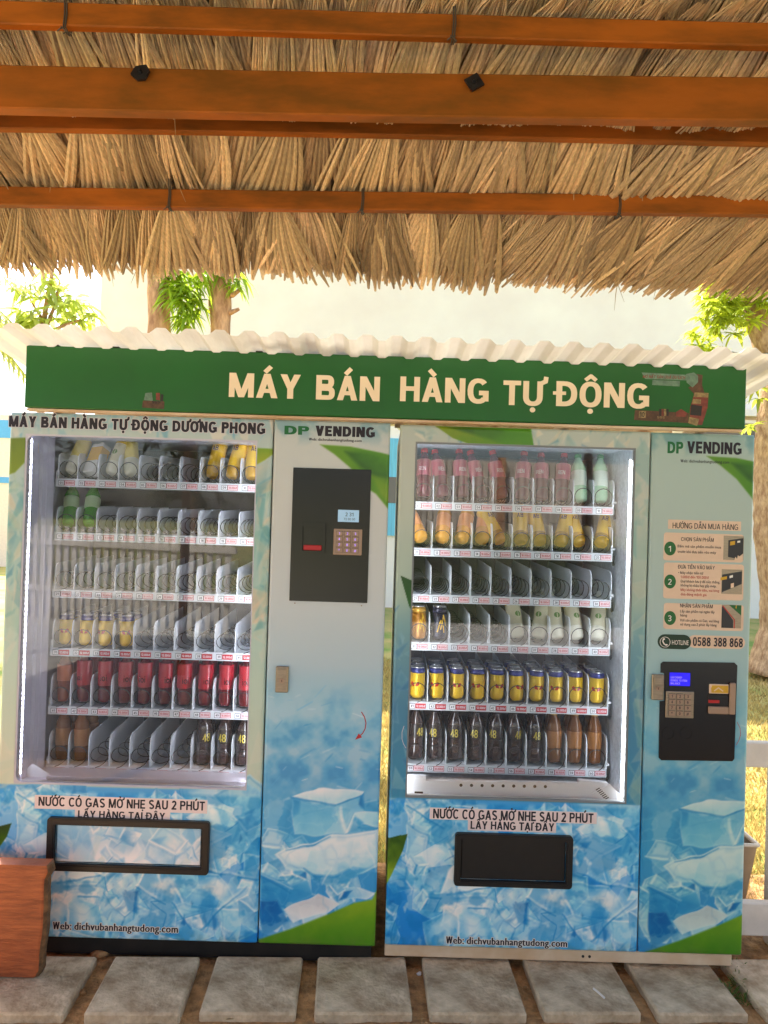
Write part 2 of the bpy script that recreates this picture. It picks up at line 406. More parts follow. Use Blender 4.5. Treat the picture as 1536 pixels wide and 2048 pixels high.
def block(ch, w):
    """upright bold capitals and figures drawn as strokes of weight w; cap height 1"""
    h = w * .86
    if ch == 'I': return [_rc(0, 0, w, 1)], w
    if ch == 'H': W = .74; return [_rc(0, 0, w, 1), _rc(W - w, 0, W, 1), _rc(w * .5, .52 - h / 2, W - w * .5, .52 + h / 2)], W
    if ch == 'L': W = .58; return [_rc(0, 0, w, 1), _rc(w * .5, 0, W, h)], W
    if ch == 'E': W = .62; return [_rc(0, 0, w, 1), _rc(w * .5, 0, W, h), _rc(w * .5, 1 - h, W - .02, 1), _rc(w * .5, .51 - h / 2, W - .06, .51 + h / 2)], W
    if ch == 'T': W = .66; return [_rc(W / 2 - w / 2, 0, W / 2 + w / 2, 1), _rc(0, 1 - h, W, 1)], W
    if ch == 'M': W = .90; q = w * .98; return [_rc(0, 0, w * .95, 1), _rc(W - w * .95, 0, W, 1), _pg((W / 2 - q / 2, 0), (W / 2 + q / 2, 0), (q * 1.15, 1), (0, 1)), _pg((W / 2 - q / 2, 0), (W / 2 + q / 2, 0), (W, 1), (W - q * 1.15, 1))], W
    if ch == 'N': W = .76; q = w * 1.15; return [_rc(0, 0, w, 1), _rc(W - w, 0, W, 1), _pg((W - q, 0), (W, 0), (q, 1), (0, 1))], W
    if ch == 'A': W = .78; q = w * 1.06; return [_pg((0, 0), (q, 0), (W / 2 + q * .5, 1), (W / 2 - q * .5, 1)), _pg((W - q, 0), (W, 0), (W / 2 + q * .5, 1), (W / 2 - q * .5, 1)), _rc(W * .22, .21, W * .78, .21 + h * .9)], W
    if ch == 'V': W = .76; q = w * 1.06; return [_pg((W / 2 - q * .5, 0), (W / 2 + q * .5, 0), (q, 1), (0, 1)), _pg((W / 2 - q * .5, 0), (W / 2 + q * .5, 0), (W, 1), (W - q, 1))], W
    if ch == 'W': W = 1.06; q = w; return [_pg((W * .27 - q / 2, 0), (W * .27 + q / 2, 0), (q, 1), (0, 1)), _pg((W * .27 - q / 2, 0), (W * .27 + q / 2, 0), (W / 2 + q / 2, 1), (W / 2 - q / 2, 1)), _pg((W * .73 - q / 2, 0), (W * .73 + q / 2, 0), (W / 2 + q / 2, 1), (W / 2 - q / 2, 1)), _pg((W * .73 - q / 2, 0), (W * .73 + q / 2, 0), (W, 1), (W - q, 1))], W
    if ch == 'Y': W = .74; q = w * 1.12; return [_rc(W / 2 - w / 2, 0, W / 2 + w / 2, .46), _pg((W / 2 - w / 2, .40), (W / 2 + w / 2, .40), (q, 1), (0, 1)), _pg((W / 2 - w / 2, .40), (W / 2 + w / 2, .40), (W, 1), (W - q, 1))], W
    if ch == 'O' or ch == '0':
        W = .80 if ch == 'O' else .62; return [_ring(W / 2, .5, W / 2, .515, w)], W
    if ch == 'Q': W = .80; return [_ring(W / 2, .5, W / 2, .515, w), _pg((W * .55, .22), (W * .7, .3), (W, -.02), (W * .85, -.08))], W
    if ch == 'C': W = .74; return [_ring(W * .54, .5, W * .54, .515, w, 42, 318)], W
    if ch == 'G': W = .80; return [_ring(W * .51, .5, W * .51, .515, w, 42, 316), _rc(W - w, .09, W, .52), _rc(W * .54, .52 - h, W - w * .5, .52)], W
    if ch == 'U': W = .74; return [_rc(0, .36, w, 1), _rc(W - w, .36, W, 1), _ring(W / 2, .37, W / 2, .385, w, 180, 360)], W
    if ch == 'D':
        W = .76; o = [(w * .5, 1)] + _arc(W * .36, .5, W * .64, .5, 90, -90, 18, 2.4) + [(w * .5, 0)]; q = [(w * .5, 1 - h)] + _arc(W * .36, .5, W * .64 - w, .5 - h, 90, -90, 18, 2.4) + [(w * .5, h)]
        return [_rc(0, 0, w, 1), _strip(o, q)], W
    def bowl(W, y0, y1, xr):
        c = (y0 + y1) / 2; ry = (y1 - y0) / 2
        o = [(w * .5, y1)] + _arc(xr - ry * .95, c, ry * .95, ry, 90, -90, 12, 2.4) + [(w * .5, y0)]
        q = [(w * .5, y1 - h)] + _arc(xr - ry * .95, c, max(.01, ry * .95 - w), ry - h, 90, -90, 12, 2.4) + [(w * .5, y0 + h)]
        return _strip(o, q)
    if ch == 'P': W = .68; return [_rc(0, 0, w, 1), bowl(W, .40, 1, W)], W
    if ch == 'B': W = .72; return [_rc(0, 0, w, 1), bowl(W, .46, 1, W - .04), bowl(W, 0, .54 + h * .05, W)], W
    if ch == 'R': W = .74; return [_rc(0, 0, w, 1), bowl(W, .43, 1, W - .02), _pg((W - w * 1.1, 0), (W + .03, 0), (W * .62, .50), (W * .62 - w, .50))], W
    if ch == 'S':
        W = .68; o = []; a = _arc(W / 2, .735, W / 2 - w / 2, .265 - h / 2 + .01, 25, 270, 14, 2.1); b = _arc(W / 2, .265, W / 2 - w / 2, .265 - h / 2 + .01, 90, -155, 14, 2.1)
        return [_thick(a[:-1] + [(W / 2, .5)] + b[1:], w * .95)], W
    if ch == '1': W = .40; return [_rc(W - w, 0, W, 1), _pg((0, .66), (0, .82), (W - w * .5, 1), (W - w * .5, .80))], W
    if ch == '2': W = .60; return [_thick(_arc(W / 2, .70, W / 2 - w / 2, .30 - h / 2, 165, -35, 12, 2.1) + [(w * .6, h * .5)], w), _rc(0, 0, W, h)], W
    if ch == '3': W = .60; return [_thick(_arc(W * .46, .745, W / 2 - w * .45, .255 - h / 2, 155, -85, 12, 2.1), w * .95), _thick(_arc(W * .46, .27, W / 2 - w * .42, .27 - h / 2, 85, -155, 12, 2.1), w * .95), _rc(W * .26, .52 - h * .42, W * .55, .52 + h * .42)], W
    if ch == '5': W = .60; return [_rc(.03, .47, w * .95, 1), _rc(.03, 1 - h, W - .04, 1), _thick([(w * .5, .50)] + _arc(W * .45, .32, W / 2 - w * .42, .32 - h / 2, 100, -155, 14, 2.1), w * .95)], W
    if ch in '69':
        W = .62; A = [_ring(W / 2, .325, W / 2, .335, w), _thick(_arc(W * .56, .52, W * .56 - w / 2, .485 - h / 2, 62, 190, 12, 2.1), w * .95)]
        if ch == '9': A = [([(W - x, 1 - y) for x, y in v], f) for v, f in A]
        return A, W
    if ch == '7': W = .58; return [_rc(0, 1 - h, W, 1), _pg((W * .12, 0), (W * .12 + w * 1.1, 0), (W, 1 - h * .6), (W - w * 1.15, 1 - h * .6))], W
    if ch == '8': W = .62; return [_ring(W / 2, .745, W / 2 - .02, .265, w), _ring(W / 2, .275, W / 2, .285, w)], W
    if ch == '4': W = .62; return [_rc(W - w * 1.5, 0, W - w * .5, 1), _rc(0, .22, W, .22 + h), _pg((0, .24), (w * 1.1, .24), (W - w * .5, 1), (W - w * 1.5, 1))], W
    return None
def _thick(pl, w):
    o = []; q = []
    for k, p in enumerate(pl):
        a = pl[max(k - 1, 0)]; b = pl[min(k + 1, len(pl) - 1)]
        dx, dy = b[0] - a[0], b[1] - a[1]; L = math.hypot(dx, dy) or 1
        nx, ny = -dy / L * w / 2, dx / L * w / 2
        o.append((p[0] + nx, p[1] + ny)); q.append((p[0] - nx, p[1] - ny))
    return _strip(o, q)
def text_geo(s, bold=0.):
    """pieces (verts, faces, level) at unit cap height, and the width; pieces of one letter lie on rising levels"""
    x = 0.; out = []
    w = .125 + bold * 1.15
    st = w * .8 if bold > 0 else .085
    for ch in s:
        if ch == ' ':
            x += .36; continue
        bar = ch in 'Đđ'
        dec = 'D' if ch == 'Đ' else 'd' if ch == 'đ' else unicodedata.normalize('NFD', ch)
        b0 = dec[0]; marks = dec[1:]; lv = 0; pts = []
        bk = block(b0, w) if bold > 0 else None
        if bk:
            for v, f in bk[0]:
                vv = [(x + p[0], p[1]) for p in v]; out.append((vv, f, lv)); pts += vv; lv += 1
            adv = bk[1] + .085 + .02 * (w < .2)
        else:
            v, f, adv = glyph(b0); k = 1 / CAPH; adv = adv * k + bold * .5
            for dx in ([0] if bold <= 0 else [0, bold * .6, -bold * .6]):
                vv = [(x + p[0] * k + dx, p[1] * k) for p in v]; out.append((vv, f, lv)); pts += vv; lv += 1
        xs = [p[0] for p in pts]; zs = [p[1] for p in pts]
        xl, xr, zt = min(xs), max(xs), max(zs)
        if bk: zt = min(zt, 1.)
        xc = (xl + xr) / 2; acc = []
        if b0 == 'i' and marks: zt = .72
        up = zt + .09; g = .17
        if bar:
            zb = .52 if ch == 'Đ' else zt - .17
            acc += strokes([(xl - .085, zb), (xl + .32, zb)] if ch == 'Đ' else [(xr - .34, zb), (xr + .1, zb)], st * .8)
        if '\u031b' in marks: acc += strokes([(xr - .07, zt - .08), (xr + .09, zt + .0), (xr + .11, zt + .15)], st)
        if '\u0302' in marks:
            acc += strokes([(xc - g, up), (xc, up + .15), (xc + g, up)], st * .85); up2 = up + .12; xo = g * .9
        elif '\u0306' in marks:
            acc += strokes([(xc - g, up + .1), (xc, up), (xc + g, up + .1)], st * .85); up2 = up + .16; xo = 0
        else: up2 = up; xo = 0
        for mk in marks:
            if mk == '\u0301': acc += strokes([(xc - .06 + xo, up2), (xc + .1 + xo, up2 + .18)], st)
            if mk == '\u0300': acc += strokes([(xc + .06 + xo * .5, up2), (xc - .1 + xo * .5, up2 + .18)], st)
            if mk == '\u0309': acc += strokes([(xc - .07 + xo, up2 + .15), (xc + .05 + xo, up2 + .17), (xc + .06 + xo, up2 + .09), (xc - .01 + xo, up2)], st * .7)
            if mk == '\u0303': acc += strokes([(xc - .17, up2 + .05), (xc - .07, up2 + .12), (xc + .07, up2 + .05), (xc + .17, up2 + .12)], st * .75)
            if mk == '\u0323': acc.append(ellipse(xc, -.17, st * .62, st * .62, 10))
        for q in acc: out.append((q, [tuple(range(len(q)))], lv)); lv += 1
        x += adv
    return out, x
def text(mb, s, x0, z0, h, y, m=0, width=None, bold=0., align='l', step=2.5e-5, slant=0.):
    """text standing on z0 with cap height h in the plane y; width squeezes it"""
    L, w = text_geo(s, bold)
    sx = (width / w) if width else h
    if align == 'c': x0 = x0 - w * sx / 2
    for (v, f, lv) in L:
        mb.flat([(x0 + p[0] * sx + slant * p[1] * h, z0 + p[1] * h) for p in v], f, y - step * lv, m)
    return w * sx
# a first pass keeps the glyph cache small scene fast
for ch in set('MAYBANHNGTUDONGDUONGPHONGWebdichvubanhangtudong.com:0123456789HOTLINECSLEQRXIVKZ.,#*/dmpnskturovahiexglyqwbtf'):
    glyph(ch)

# ------------------------------------------------------------------ noise and printed artwork
def vnoise(x, z, f, seed):
    r = np.random.default_rng(seed); T = r.random((64, 64))
    X = x * f; Z = z * f
    xi = np.floor(X).astype(int); zi = np.floor(Z).astype(int)
    fx = X - xi; fz = Z - zi
    fx = fx * fx * (3 - 2 * fx); fz = fz * fz * (3 - 2 * fz)
    g = lambda i, j: T[i % 64, j % 64]
    return (g(xi, zi) * (1 - fx) + g(xi + 1, zi) * fx) * (1 - fz) + (g(xi, zi + 1) * (1 - fx) + g(xi + 1, zi + 1) * fx) * fz
def fbm(x, z, f, seed, o=4):
    a = 0; w = .5; t = 0
    for k in range(o):
        a = a + w * vnoise(x, z, f * 2 ** k, seed + k); t += w; w *= .5
    return a / t
class Art:
    """colours (sRGB) on a grid of x,z points; shapes are given in photo pixels of the front plane"""
    def __init__(s, xs, zs, uref=768):
        s.xs, s.zs, s.uref = xs, zs, uref
        s.X, s.Z = np.meshgrid(xs, zs)
        s.C = np.zeros(s.X.shape + (3,))
        s.WX = s.X + .020 * (fbm(s.X, s.Z, 14, 31, 2) - .5); s.WZ = s.Z + .020 * (fbm(s.X, s.Z, 14, 41, 2) - .5); s.warp = False
        s.N1 = fbm(s.X, s.Z, 14, 3); s.N2 = fbm(s.X + .05 * s.N1, s.Z * 1., 40, 11)
    def vgrad(s, stops):
        # stops: (photo row at panel middle, colour)
        zz = [P(s.uref, v)[1] for v, _ in stops]
        o = np.argsort(zz)
        for k in range(3): s.C[..., k] = np.interp(s.Z, np.array(zz)[o], np.array([c[k] for _, c in stops])[o])
    def win(s, x0, x1, z0, z1):
        i0, i1 = np.searchsorted(s.zs, z0), np.searchsorted(s.zs, z1)
        j0, j1 = np.searchsorted(s.xs, x0), np.searchsorted(s.xs, x1)
        return slice(i0, i1), slice(j0, j1)
    def poly(s, pts, cA, cB=None, ang=-90, alpha=.9, soft=.002, rim=0., rimc=(.93, .95, .97), rimw=.004, nz=.12, world=False, inner=0.):
        w = pts if world else [P(*p) for p in pts]
        w = np.array(w); m = .012
        sl = s.win(w[:, 0].min() - m, w[:, 0].max() + m, w[:, 1].min() - m, w[:, 1].max() + m)
        X, Z = (s.WX[sl], s.WZ[sl]) if s.warp else (s.X[sl], s.Z[sl])
        if X.size == 0: return
        d = np.full(X.shape, 9.); ins = np.zeros(X.shape, bool)
        n = len(w)
        for i in range(n):
            a, b = w[i], w[(i + 1) % n]; e = b - a
            t = np.clip(((X - a[0]) * e[0] + (Z - a[1]) * e[1]) / (e @ e + 1e-12), 0, 1)
            d = np.minimum(d, np.hypot(X - a[0] - t * e[0], Z - a[1] - t * e[1]))
            if a[1] != b[1]:
                c = ((a[1] > Z) != (b[1] > Z)) & (X < (b[0] - a[0]) * (Z - a[1]) / (b[1] - a[1]) + a[0])
                ins ^= c
        sd = np.where(ins, d, -d)
        al = np.clip(sd / soft + .5, 0, 1) * alpha
        if cB is None: cB = cA
        c_, s_ = math.cos(R(ang)), math.sin(R(ang))
        q = X * c_ + Z * s_; ww = w[:, 0] * c_ + w[:, 1] * s_
        g = np.clip((q - ww.min()) / (np.ptp(ww) + 1e-9) + (s.N1[sl] - .5) * nz * 6 + (s.N2[sl] - .5) * nz * 3, 0, 1)[..., None]
        col = np.array(cA) * (1 - g) + np.array(cB) * g
        if inner > 0:
            k = (np.exp(-((sd - .009) / .0045) ** 2) * inner)[..., None]; col = col * (1 - k) + np.array(DB) * k
        if rim > 0:
            k = (np.exp(-np.abs(sd) / rimw) * rim)[..., None]
            col = col * (1 - k) + np.array(rimc) * k
        s.C[sl] = s.C[sl] * (1 - al[..., None]) + col * al[..., None]
    def line(s, p, q, col, wpx=2., alpha=.7, world=False):
        a = np.array(p if world else P(*p)); b = np.array(q if world else P(*q)); m = .01; wd_ = wpx * 2.6 / FPX
        sl = s.win(min(a[0], b[0]) - m, max(a[0], b[0]) + m, min(a[1], b[1]) - m, max(a[1], b[1]) + m)
        X, Z = (s.WX[sl], s.WZ[sl]) if s.warp else (s.X[sl], s.Z[sl])
        if X.size == 0: return
        e = b - a
        t = np.clip(((X - a[0]) * e[0] + (Z - a[1]) * e[1]) / (e @ e + 1e-12), 0, 1)
        d = np.hypot(X - a[0] - t * e[0], Z - a[1] - t * e[1])
        k = (np.clip(1.2 - d / wd_, 0, 1) * alpha * (1 - .5 * np.abs(t - .5)))[..., None]
        s.C[sl] = s.C[sl] * (1 - k) + np.array(col) * k
    def mixmask(s, k, col):
        s.C[:] = s.C * (1 - k[..., None]) + np.array(col) * k[..., None]
    def linear(s):
        c = np.clip(s.C, 0, 1)
        return np.where(c <= .04045, c / 12.92, ((c + .055) / 1.055) ** 2.4)
WH, LB, MBL, DB, XB = (.97, .95, .95), (.66, .85, .92), (.38, .70, .88), (.14, .54, .80), (.06, .40, .70)
G1, G2, G3 = (.62, .74, .16), (.30, .54, .10), (.12, .28, .07)
def rowband(a, v0, v1, soft=30):
    z0, z1 = P(a.uref, v1)[1], P(a.uref, v0)[1]; s_ = soft * 2.6 / FPX
    return np.clip((a.Z - z0) / s_ + .5, 0, 1) * np.clip((z1 - a.Z) / s_ + .5, 0, 1)
def ice_pile(a, box, n, seed, smin=32, smax=80):
    r = random.Random(seed); a.warp = True
    u0_, u1_, v0_, v1_ = box
    for k in range(n):
        cx = r.uniform(u0_, u1_); cy = v0_ + (v1_ - v0_) * ((k + r.random()) / n)
        s = r.uniform(smin, smax); t = r.uniform(0, 120)
        d = []
        for i in range(3):
            w = R(t + 120 * i + r.uniform(-22, 22)); l = s * r.uniform(.6, 1.1)
            d.append((math.cos(w) * l, math.sin(w) * l))
        pal = [WH, WH, LB, LB, MBL, WH]
        for i in range(3):
            p, q = d[i], d[(i + 1) % 3]
            f = [(cx, cy), (cx + p[0], cy + p[1]), (cx + p[0] + q[0], cy + p[1] + q[1]), (cx + q[0], cy + q[1])]
            A = r.choice(pal); B = r.choice([MBL, LB, DB, WH, LB])
            a.poly(f, A, B, ang=r.uniform(0, 360), alpha=r.uniform(.55, .9), soft=.0028, rim=r.uniform(.2, .7), rimw=.0026, nz=.34, inner=r.choice([0, 0, .25, .4]))
            if r.random() < .55:
                mx_, my_ = (f[0][0] + f[2][0]) / 2, (f[0][1] + f[2][1]) / 2; t_ = r.uniform(.4, .62)
                a.poly([(mx_ + (p_[0] - mx_) * t_, my_ + (p_[1] - my_) * t_) for p_ in f], r.choice([WH, WH, (.95, .91, .90)]), LB, ang=r.uniform(0, 360), alpha=r.uniform(.4, .8), soft=.022)
            if r.random() < .5:     # deep blue refraction in one corner
                m_ = f[r.randrange(4)]; c_ = ((f[0][0] + f[2][0]) / 2, (f[0][1] + f[2][1]) / 2)
                kx = lambda P0, tt: (m_[0] * (1 - tt) + P0[0] * tt, m_[1] * (1 - tt) + P0[1] * tt)
                a.poly([kx(c_, .15), kx((c_[0] + 18, c_[1] - 10), .6), kx((c_[0] - 14, c_[1] + 16), .8)], r.choice([DB, XB, MBL]), MBL, ang=r.uniform(0, 360), alpha=.75, soft=.009)
        for i in range(3):
            a.line((cx, cy), (cx + d[i][0], cy + d[i][1]), r.choice([WH, WH, DB]), r.uniform(1.5, 3.2), r.uniform(.4, .8))
            e = d[(i + 1) % 3]
            if r.random() < .6: a.line((cx + d[i][0], cy + d[i][1]), (cx + d[i][0] + e[0], cy + d[i][1] + e[1]), r.choice([WH, DB, MBL]), r.uniform(1.2, 2.6), r.uniform(.3, .7))
def ridges(a, band, k=.5, col=(.97, .96, .96), f=26, seed=51):
    n = fbm(a.X + .4 * (a.N1 - .5) * .1, a.Z, f, seed, 3); q = np.clip(1 - np.abs(n - .5) * 22, 0, 1) ** 1.5
    a.mixmask(q * k * band, col)
def crystals(a, box, n, seed, cols, alpha=.5, smin=10, smax=46):
    r = random.Random(seed)
    for k in range(n):
        cx, cy = r.uniform(box[0], box[1]), r.uniform(box[2], box[3]); s = r.uniform(smin, smax)
        w = sorted(r.uniform(0, 360) for _ in range(r.choice([3, 4, 4])))
        f = [(cx + s * math.cos(R(q)) * .7, cy + s * math.sin(R(q)) * 1.25) for q in w]
        a.poly(f, r.choice(cols), r.choice(cols), ang=r.uniform(0, 360), alpha=alpha * r.uniform(.5, 1), soft=.006, rim=.25, nz=.25)
BEIGE, TEAL, PALE = (.80, .77, .70), (.34, .58, .62), (.76, .79, .74)
def art_side(a, teal=0.):
    a.uref = 665
    q = lambda x, y: (500 + x / 3.072, 1560 + y / 3.072)
    a.vgrad([(840, (.66, .74, .76)), (880, (.76, .78, .77)), (1020, (.77, .78, .77)), (1200, (.76, .79, .80)), (1330, (.70, .78, .82)), (1420, (.56, .76, .85)),
             (1500, (.44, .71, .85)), (1580, (.36, .67, .85)), (1700, (.34, .66, .86)), (1890, (.28, .60, .85))])
    a.mixmask(np.clip((a.N1 - .50) * 5, 0, .65) * rowband(a, 835, 880), (.45, .62, .68))
    a.mixmask(np.clip((a.N1 - .46) * 3, 0, .6) * rowband(a, 1400, 1590, 90), (.76, .83, .87))
    a.mixmask(np.clip((.46 - a.N1) * 5, 0, .7) * rowband(a, 1420, 1640, 120), (.26, .58, .80))
    r = random.Random(5)
    for k in range(46):          # splash strokes
        u, v = r.uniform(535, 760), r.uniform(1380, 1640); l = r.uniform(6, 34); w = r.uniform(-50, 20)
        a.line((u, v), (u + l * math.cos(R(w)), v + l * math.sin(R(w))), r.choice([WH, WH, DB, MBL]), r.uniform(1.2, 3), r.uniform(.2, .5))
    ice_pile(a, (520, 760, 1690, 1880), 16, 21, 30, 64)
    a.poly([q(*p) for p in ((60, 570), (250, 640), (360, 620), (380, 690), (230, 800), (60, 740))], DB, MBL, 40, .85, .006, .3)
    a.poly([q(*p) for p in ((60, 745), (170, 740), (240, 870), (60, 985))], DB, XB, 90, .9, .006, .2)
    a.poly([q(*p) for p in ((150, 455), (300, 400), (500, 350), (640, 330), (780, 300), (790, 520), (700, 570), (470, 660), (330, 560), (210, 540))], LB, WH, 100, .92, .006, .4, inner=.18)
    a.poly([q(*p) for p in ((330, 545), (440, 650), (600, 640), (720, 540), (640, 530), (520, 600), (400, 590))], DB, MBL, 20, .85, .01)
    a.poly([q(*p) for p in ((380, 420), (560, 440), (500, 560), (340, 540))], WH, LB, 200, .7, .005, .4)
    for p_, q_ in (((60, 580), (270, 665)), ((200, 460), (520, 345)), ((380, 690), (540, 760)), ((700, 400), (780, 560)), ((500, 560), (440, 650))):
        a.line(q(*p_), q(*q_), WH, 2.5, .45)
    for p_, q_ in (((60, 595), (260, 690)), ((220, 440), (500, 360))): a.line(q(*p_), q(*q_), DB, 2.5, .7)
    a.poly([q(*p) for p in ((215, 800), (410, 690), (550, 765), (480, 815), (270, 885))], WH, (.86, .82, .83), 90, .95, .004, .6)
    a.poly([q(*p) for p in ((540, 755), (610, 670), (690, 660), (780, 685), (720, 730))], MBL, WH, 30, .9, .004, .6)
    a.poly([q(*p) for p in ((545, 745), (585, 695), (640, 690), (600, 735))], XB, DB, 0, .8, .006)
    a.poly([q(*p) for p in ((575, 335), (650, 190), (780, 195), (790, 290), (690, 270))], WH, LB, 0, .9, .004, .6)
    a.poly([q(*p) for p in ((600, 320), (650, 212), (695, 262), (650, 315))], DB, MBL, 60, .9, .008)
    a.poly([q(*p) for p in ((245, 115), (520, 152), (575, 335), (440, 345), (265, 325))], LB, MBL, 100, .85, .005, .4)
    a.poly([q(*p) for p in ((520, 152), (705, 90), (695, 190), (640, 200), (575, 335))], LB, MBL, 30, .85, .005, .3)
    a.poly([q(*p) for p in ((680, 90), (708, 85), (700, 180), (672, 150))], XB, DB, 0, .7, .008)
    a.poly([q(*p) for p in ((248, 120), (300, 128), (300, 200), (262, 230))], DB, MBL, -60, .7, .012)
    a.poly([q(*p) for p in ((245, 108), (420, 48), (560, 50), (705, 72), (690, 95), (520, 150), (400, 145))], LB, WH, 100, .95, .004, .7)
    a.line(q(245, 112), q(520, 152), DB, 3, .8); a.line(q(520, 154), q(700, 92), DB, 2.5, .8); a.line(q(560, 170), q(585, 320), WH, 5, .8)
    bb = rowband(a, 1600, 1900, 60)
    ridges(a, bb, .12, f=12); ridges(a, bb, .12, DB, 9, 77); a.mixmask(np.clip((a.N1 - .56) * 5, 0, .25) * bb, WH)
    kb = bb[..., None]; a.C[:] = a.C * (1 - kb) + ((a.C - np.array((.60, .76, .88))) * 1.15 + np.array((.57, .77, .89))) * kb
    a.warp = False
    g = [q(*p) for p in ((40, 985), (250, 915), (480, 825), (640, 755), (750, 735), (800, 640), (800, 1040), (40, 1040))]
    a.poly(g, G2, G1, 80, 1, .007, nz=.06)
    a.poly([q(*p) for p in ((300, 1030), (480, 900), (800, 800), (800, 1040))], G2, (.42, .64, .12), 90, .7, .03, nz=.06)
    # upper leaf
    a.poly([(640, 889), (700, 893), (760, 905), (800, 915), (800, 1065), (778, 1020), (752, 988), (732, 975), (700, 935), (668, 908)], (.38, .56, .10), G2, 35, 1, .006, nz=.1)
    a.poly([(690, 903), (740, 905), (800, 925), (800, 975), (752, 955), (722, 935)], G3, G2, 60, .8, .016, nz=.08)
    a.poly([(742, 950), (800, 960), (800, 1035), (760, 985)], (.52, .62, .10), (.36, .55, .08), 60, .75, .014, nz=.08)
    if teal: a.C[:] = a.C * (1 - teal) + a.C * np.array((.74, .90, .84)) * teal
def art_door(a):
    a.uref = 270
    q = lambda x, y: (x / 2.844, 1560 + y / 2.844)
    a.vgrad([(818, (.58, .72, .78)), (870, (.70, .76, .75)), (1100, (.62, .74, .72)), (1290, (.70, .80, .75)), (1560, (.78, .82, .74)), (1574, (.78, .82, .74)), (1578, (.28, .64, .88)), (1890, (.24, .58, .86))])
    crystals(a, (10, 550, 815, 870), 60, 3, [(.35, .60, .72), (.62, .74, .78), (.85, .80, .74), (.45, .66, .72), (.88, .84, .78)], .75, 8, 36)
    for bx in ((-15, 50), (512, 550)):
        crystals(a, (bx[0], bx[1], 940, 1260), 46, 9 + bx[0], [(.36, .62, .62), (.52, .70, .66), (.84, .78, .66), (.70, .76, .68), (.30, .55, .62), (.84, .74, .62)], .7, 12, 46)
        crystals(a, (bx[0], bx[1], 1260, 1560), 14, 2, [(.70, .78, .72), (.84, .82, .74)], .35, 10, 40)
    a.poly([(-20, 878), (56, 875), (56, 918), (30, 945), (-20, 962)], (.50, .58, .16), (.42, .50, .18), 90, 1, .006, nz=.05)
    a.poly([(512, 896), (552, 898), (546, 908), (530, 920), (512, 930)], (.62, .66, .16), (.45, .60, .12), 100, 1, .006, nz=.05)
    ice_pile(a, (-10, 530, 1590, 1890), 30, 4, 46, 108); ice_pile(a, (-10, 530, 1590, 1890), 26, 14, 18, 42)
    for pts, A, B in ((((5, 150), (60, 50), (80, 95), (50, 165)), DB, MBL), (((1165, 110), (1330, 170), (1275, 300), (1240, 190)), MBL, LB), (((700, 640), (800, 640), (770, 760), (720, 740)), DB, XB)):
        a.poly([q(*p) for p in pts], A, B, 40, .8, .008, .3)
    a.poly([q(*p) for p in ((1170, 90), (1330, 165), (1320, 190), (1180, 150))], WH, LB, 20, .9, .004, .6)
    for p_, q_ in (((1200, 500), (1480, 560)), ((100, 65), (300, 190)), ((780, 600), (930, 690)), ((970, 680), (1090, 830)), ((1140, 830), (1400, 600)), ((330, 570), (560, 530)), ((440, 650), (560, 650))):
        a.line(q(*p_), q(*q_), WH, 3.5, .45); a.line((q(*p_)[0], q(*p_)[1] + 5), (q(*q_)[0], q(*q_)[1] + 5), DB, 2.5, .6)
    for c_ in ((950, 600), (1250, 400), (350, 660), (1230, 620), (930, 320)):
        a.poly([q(c_[0] - 80, c_[1]), q(c_[0], c_[1] - 70), q(c_[0] + 80, c_[1] - 10), q(c_[0] + 20, c_[1] + 60)], (.95, .90, .88), WH, 60, .75, .022)
    rs = random.Random(8)
    for c_ in ((262, 1762), (240, 1790), (390, 1820), (60, 1770), (300, 1690), (470, 1700), (120, 1600), (430, 1860), (200, 1870)):
        for k in range(9):
            crystals(a, (c_[0] - 26, c_[0] + 26, c_[1] - 24, c_[1] + 24), 1, rs.randrange(9999), [DB, XB, DB, MBL, WH], .8, 4, 13)
    bb = rowband(a, 1586, 1900, 8)
    ridges(a, bb, .14, f=12); ridges(a, bb, .16, DB, 9, 77); a.mixmask(np.clip((a.N1 - .54) * 5, 0, .35) * bb, WH); a.mixmask(np.clip((.44 - a.N1) * 5, 0, .5) * bb, DB)
    kb = bb[..., None]; a.C[:] = a.C * (1 - kb) + ((a.C - np.array((.66, .78, .88))) * 1.22 + np.array((.64, .80, .90))) * kb
    a.warp = False
    a.poly([q(*p) for p in ((-30, 270), (65, 246), (40, 320), (-30, 420))], G2, G3, 100, 1, .003)
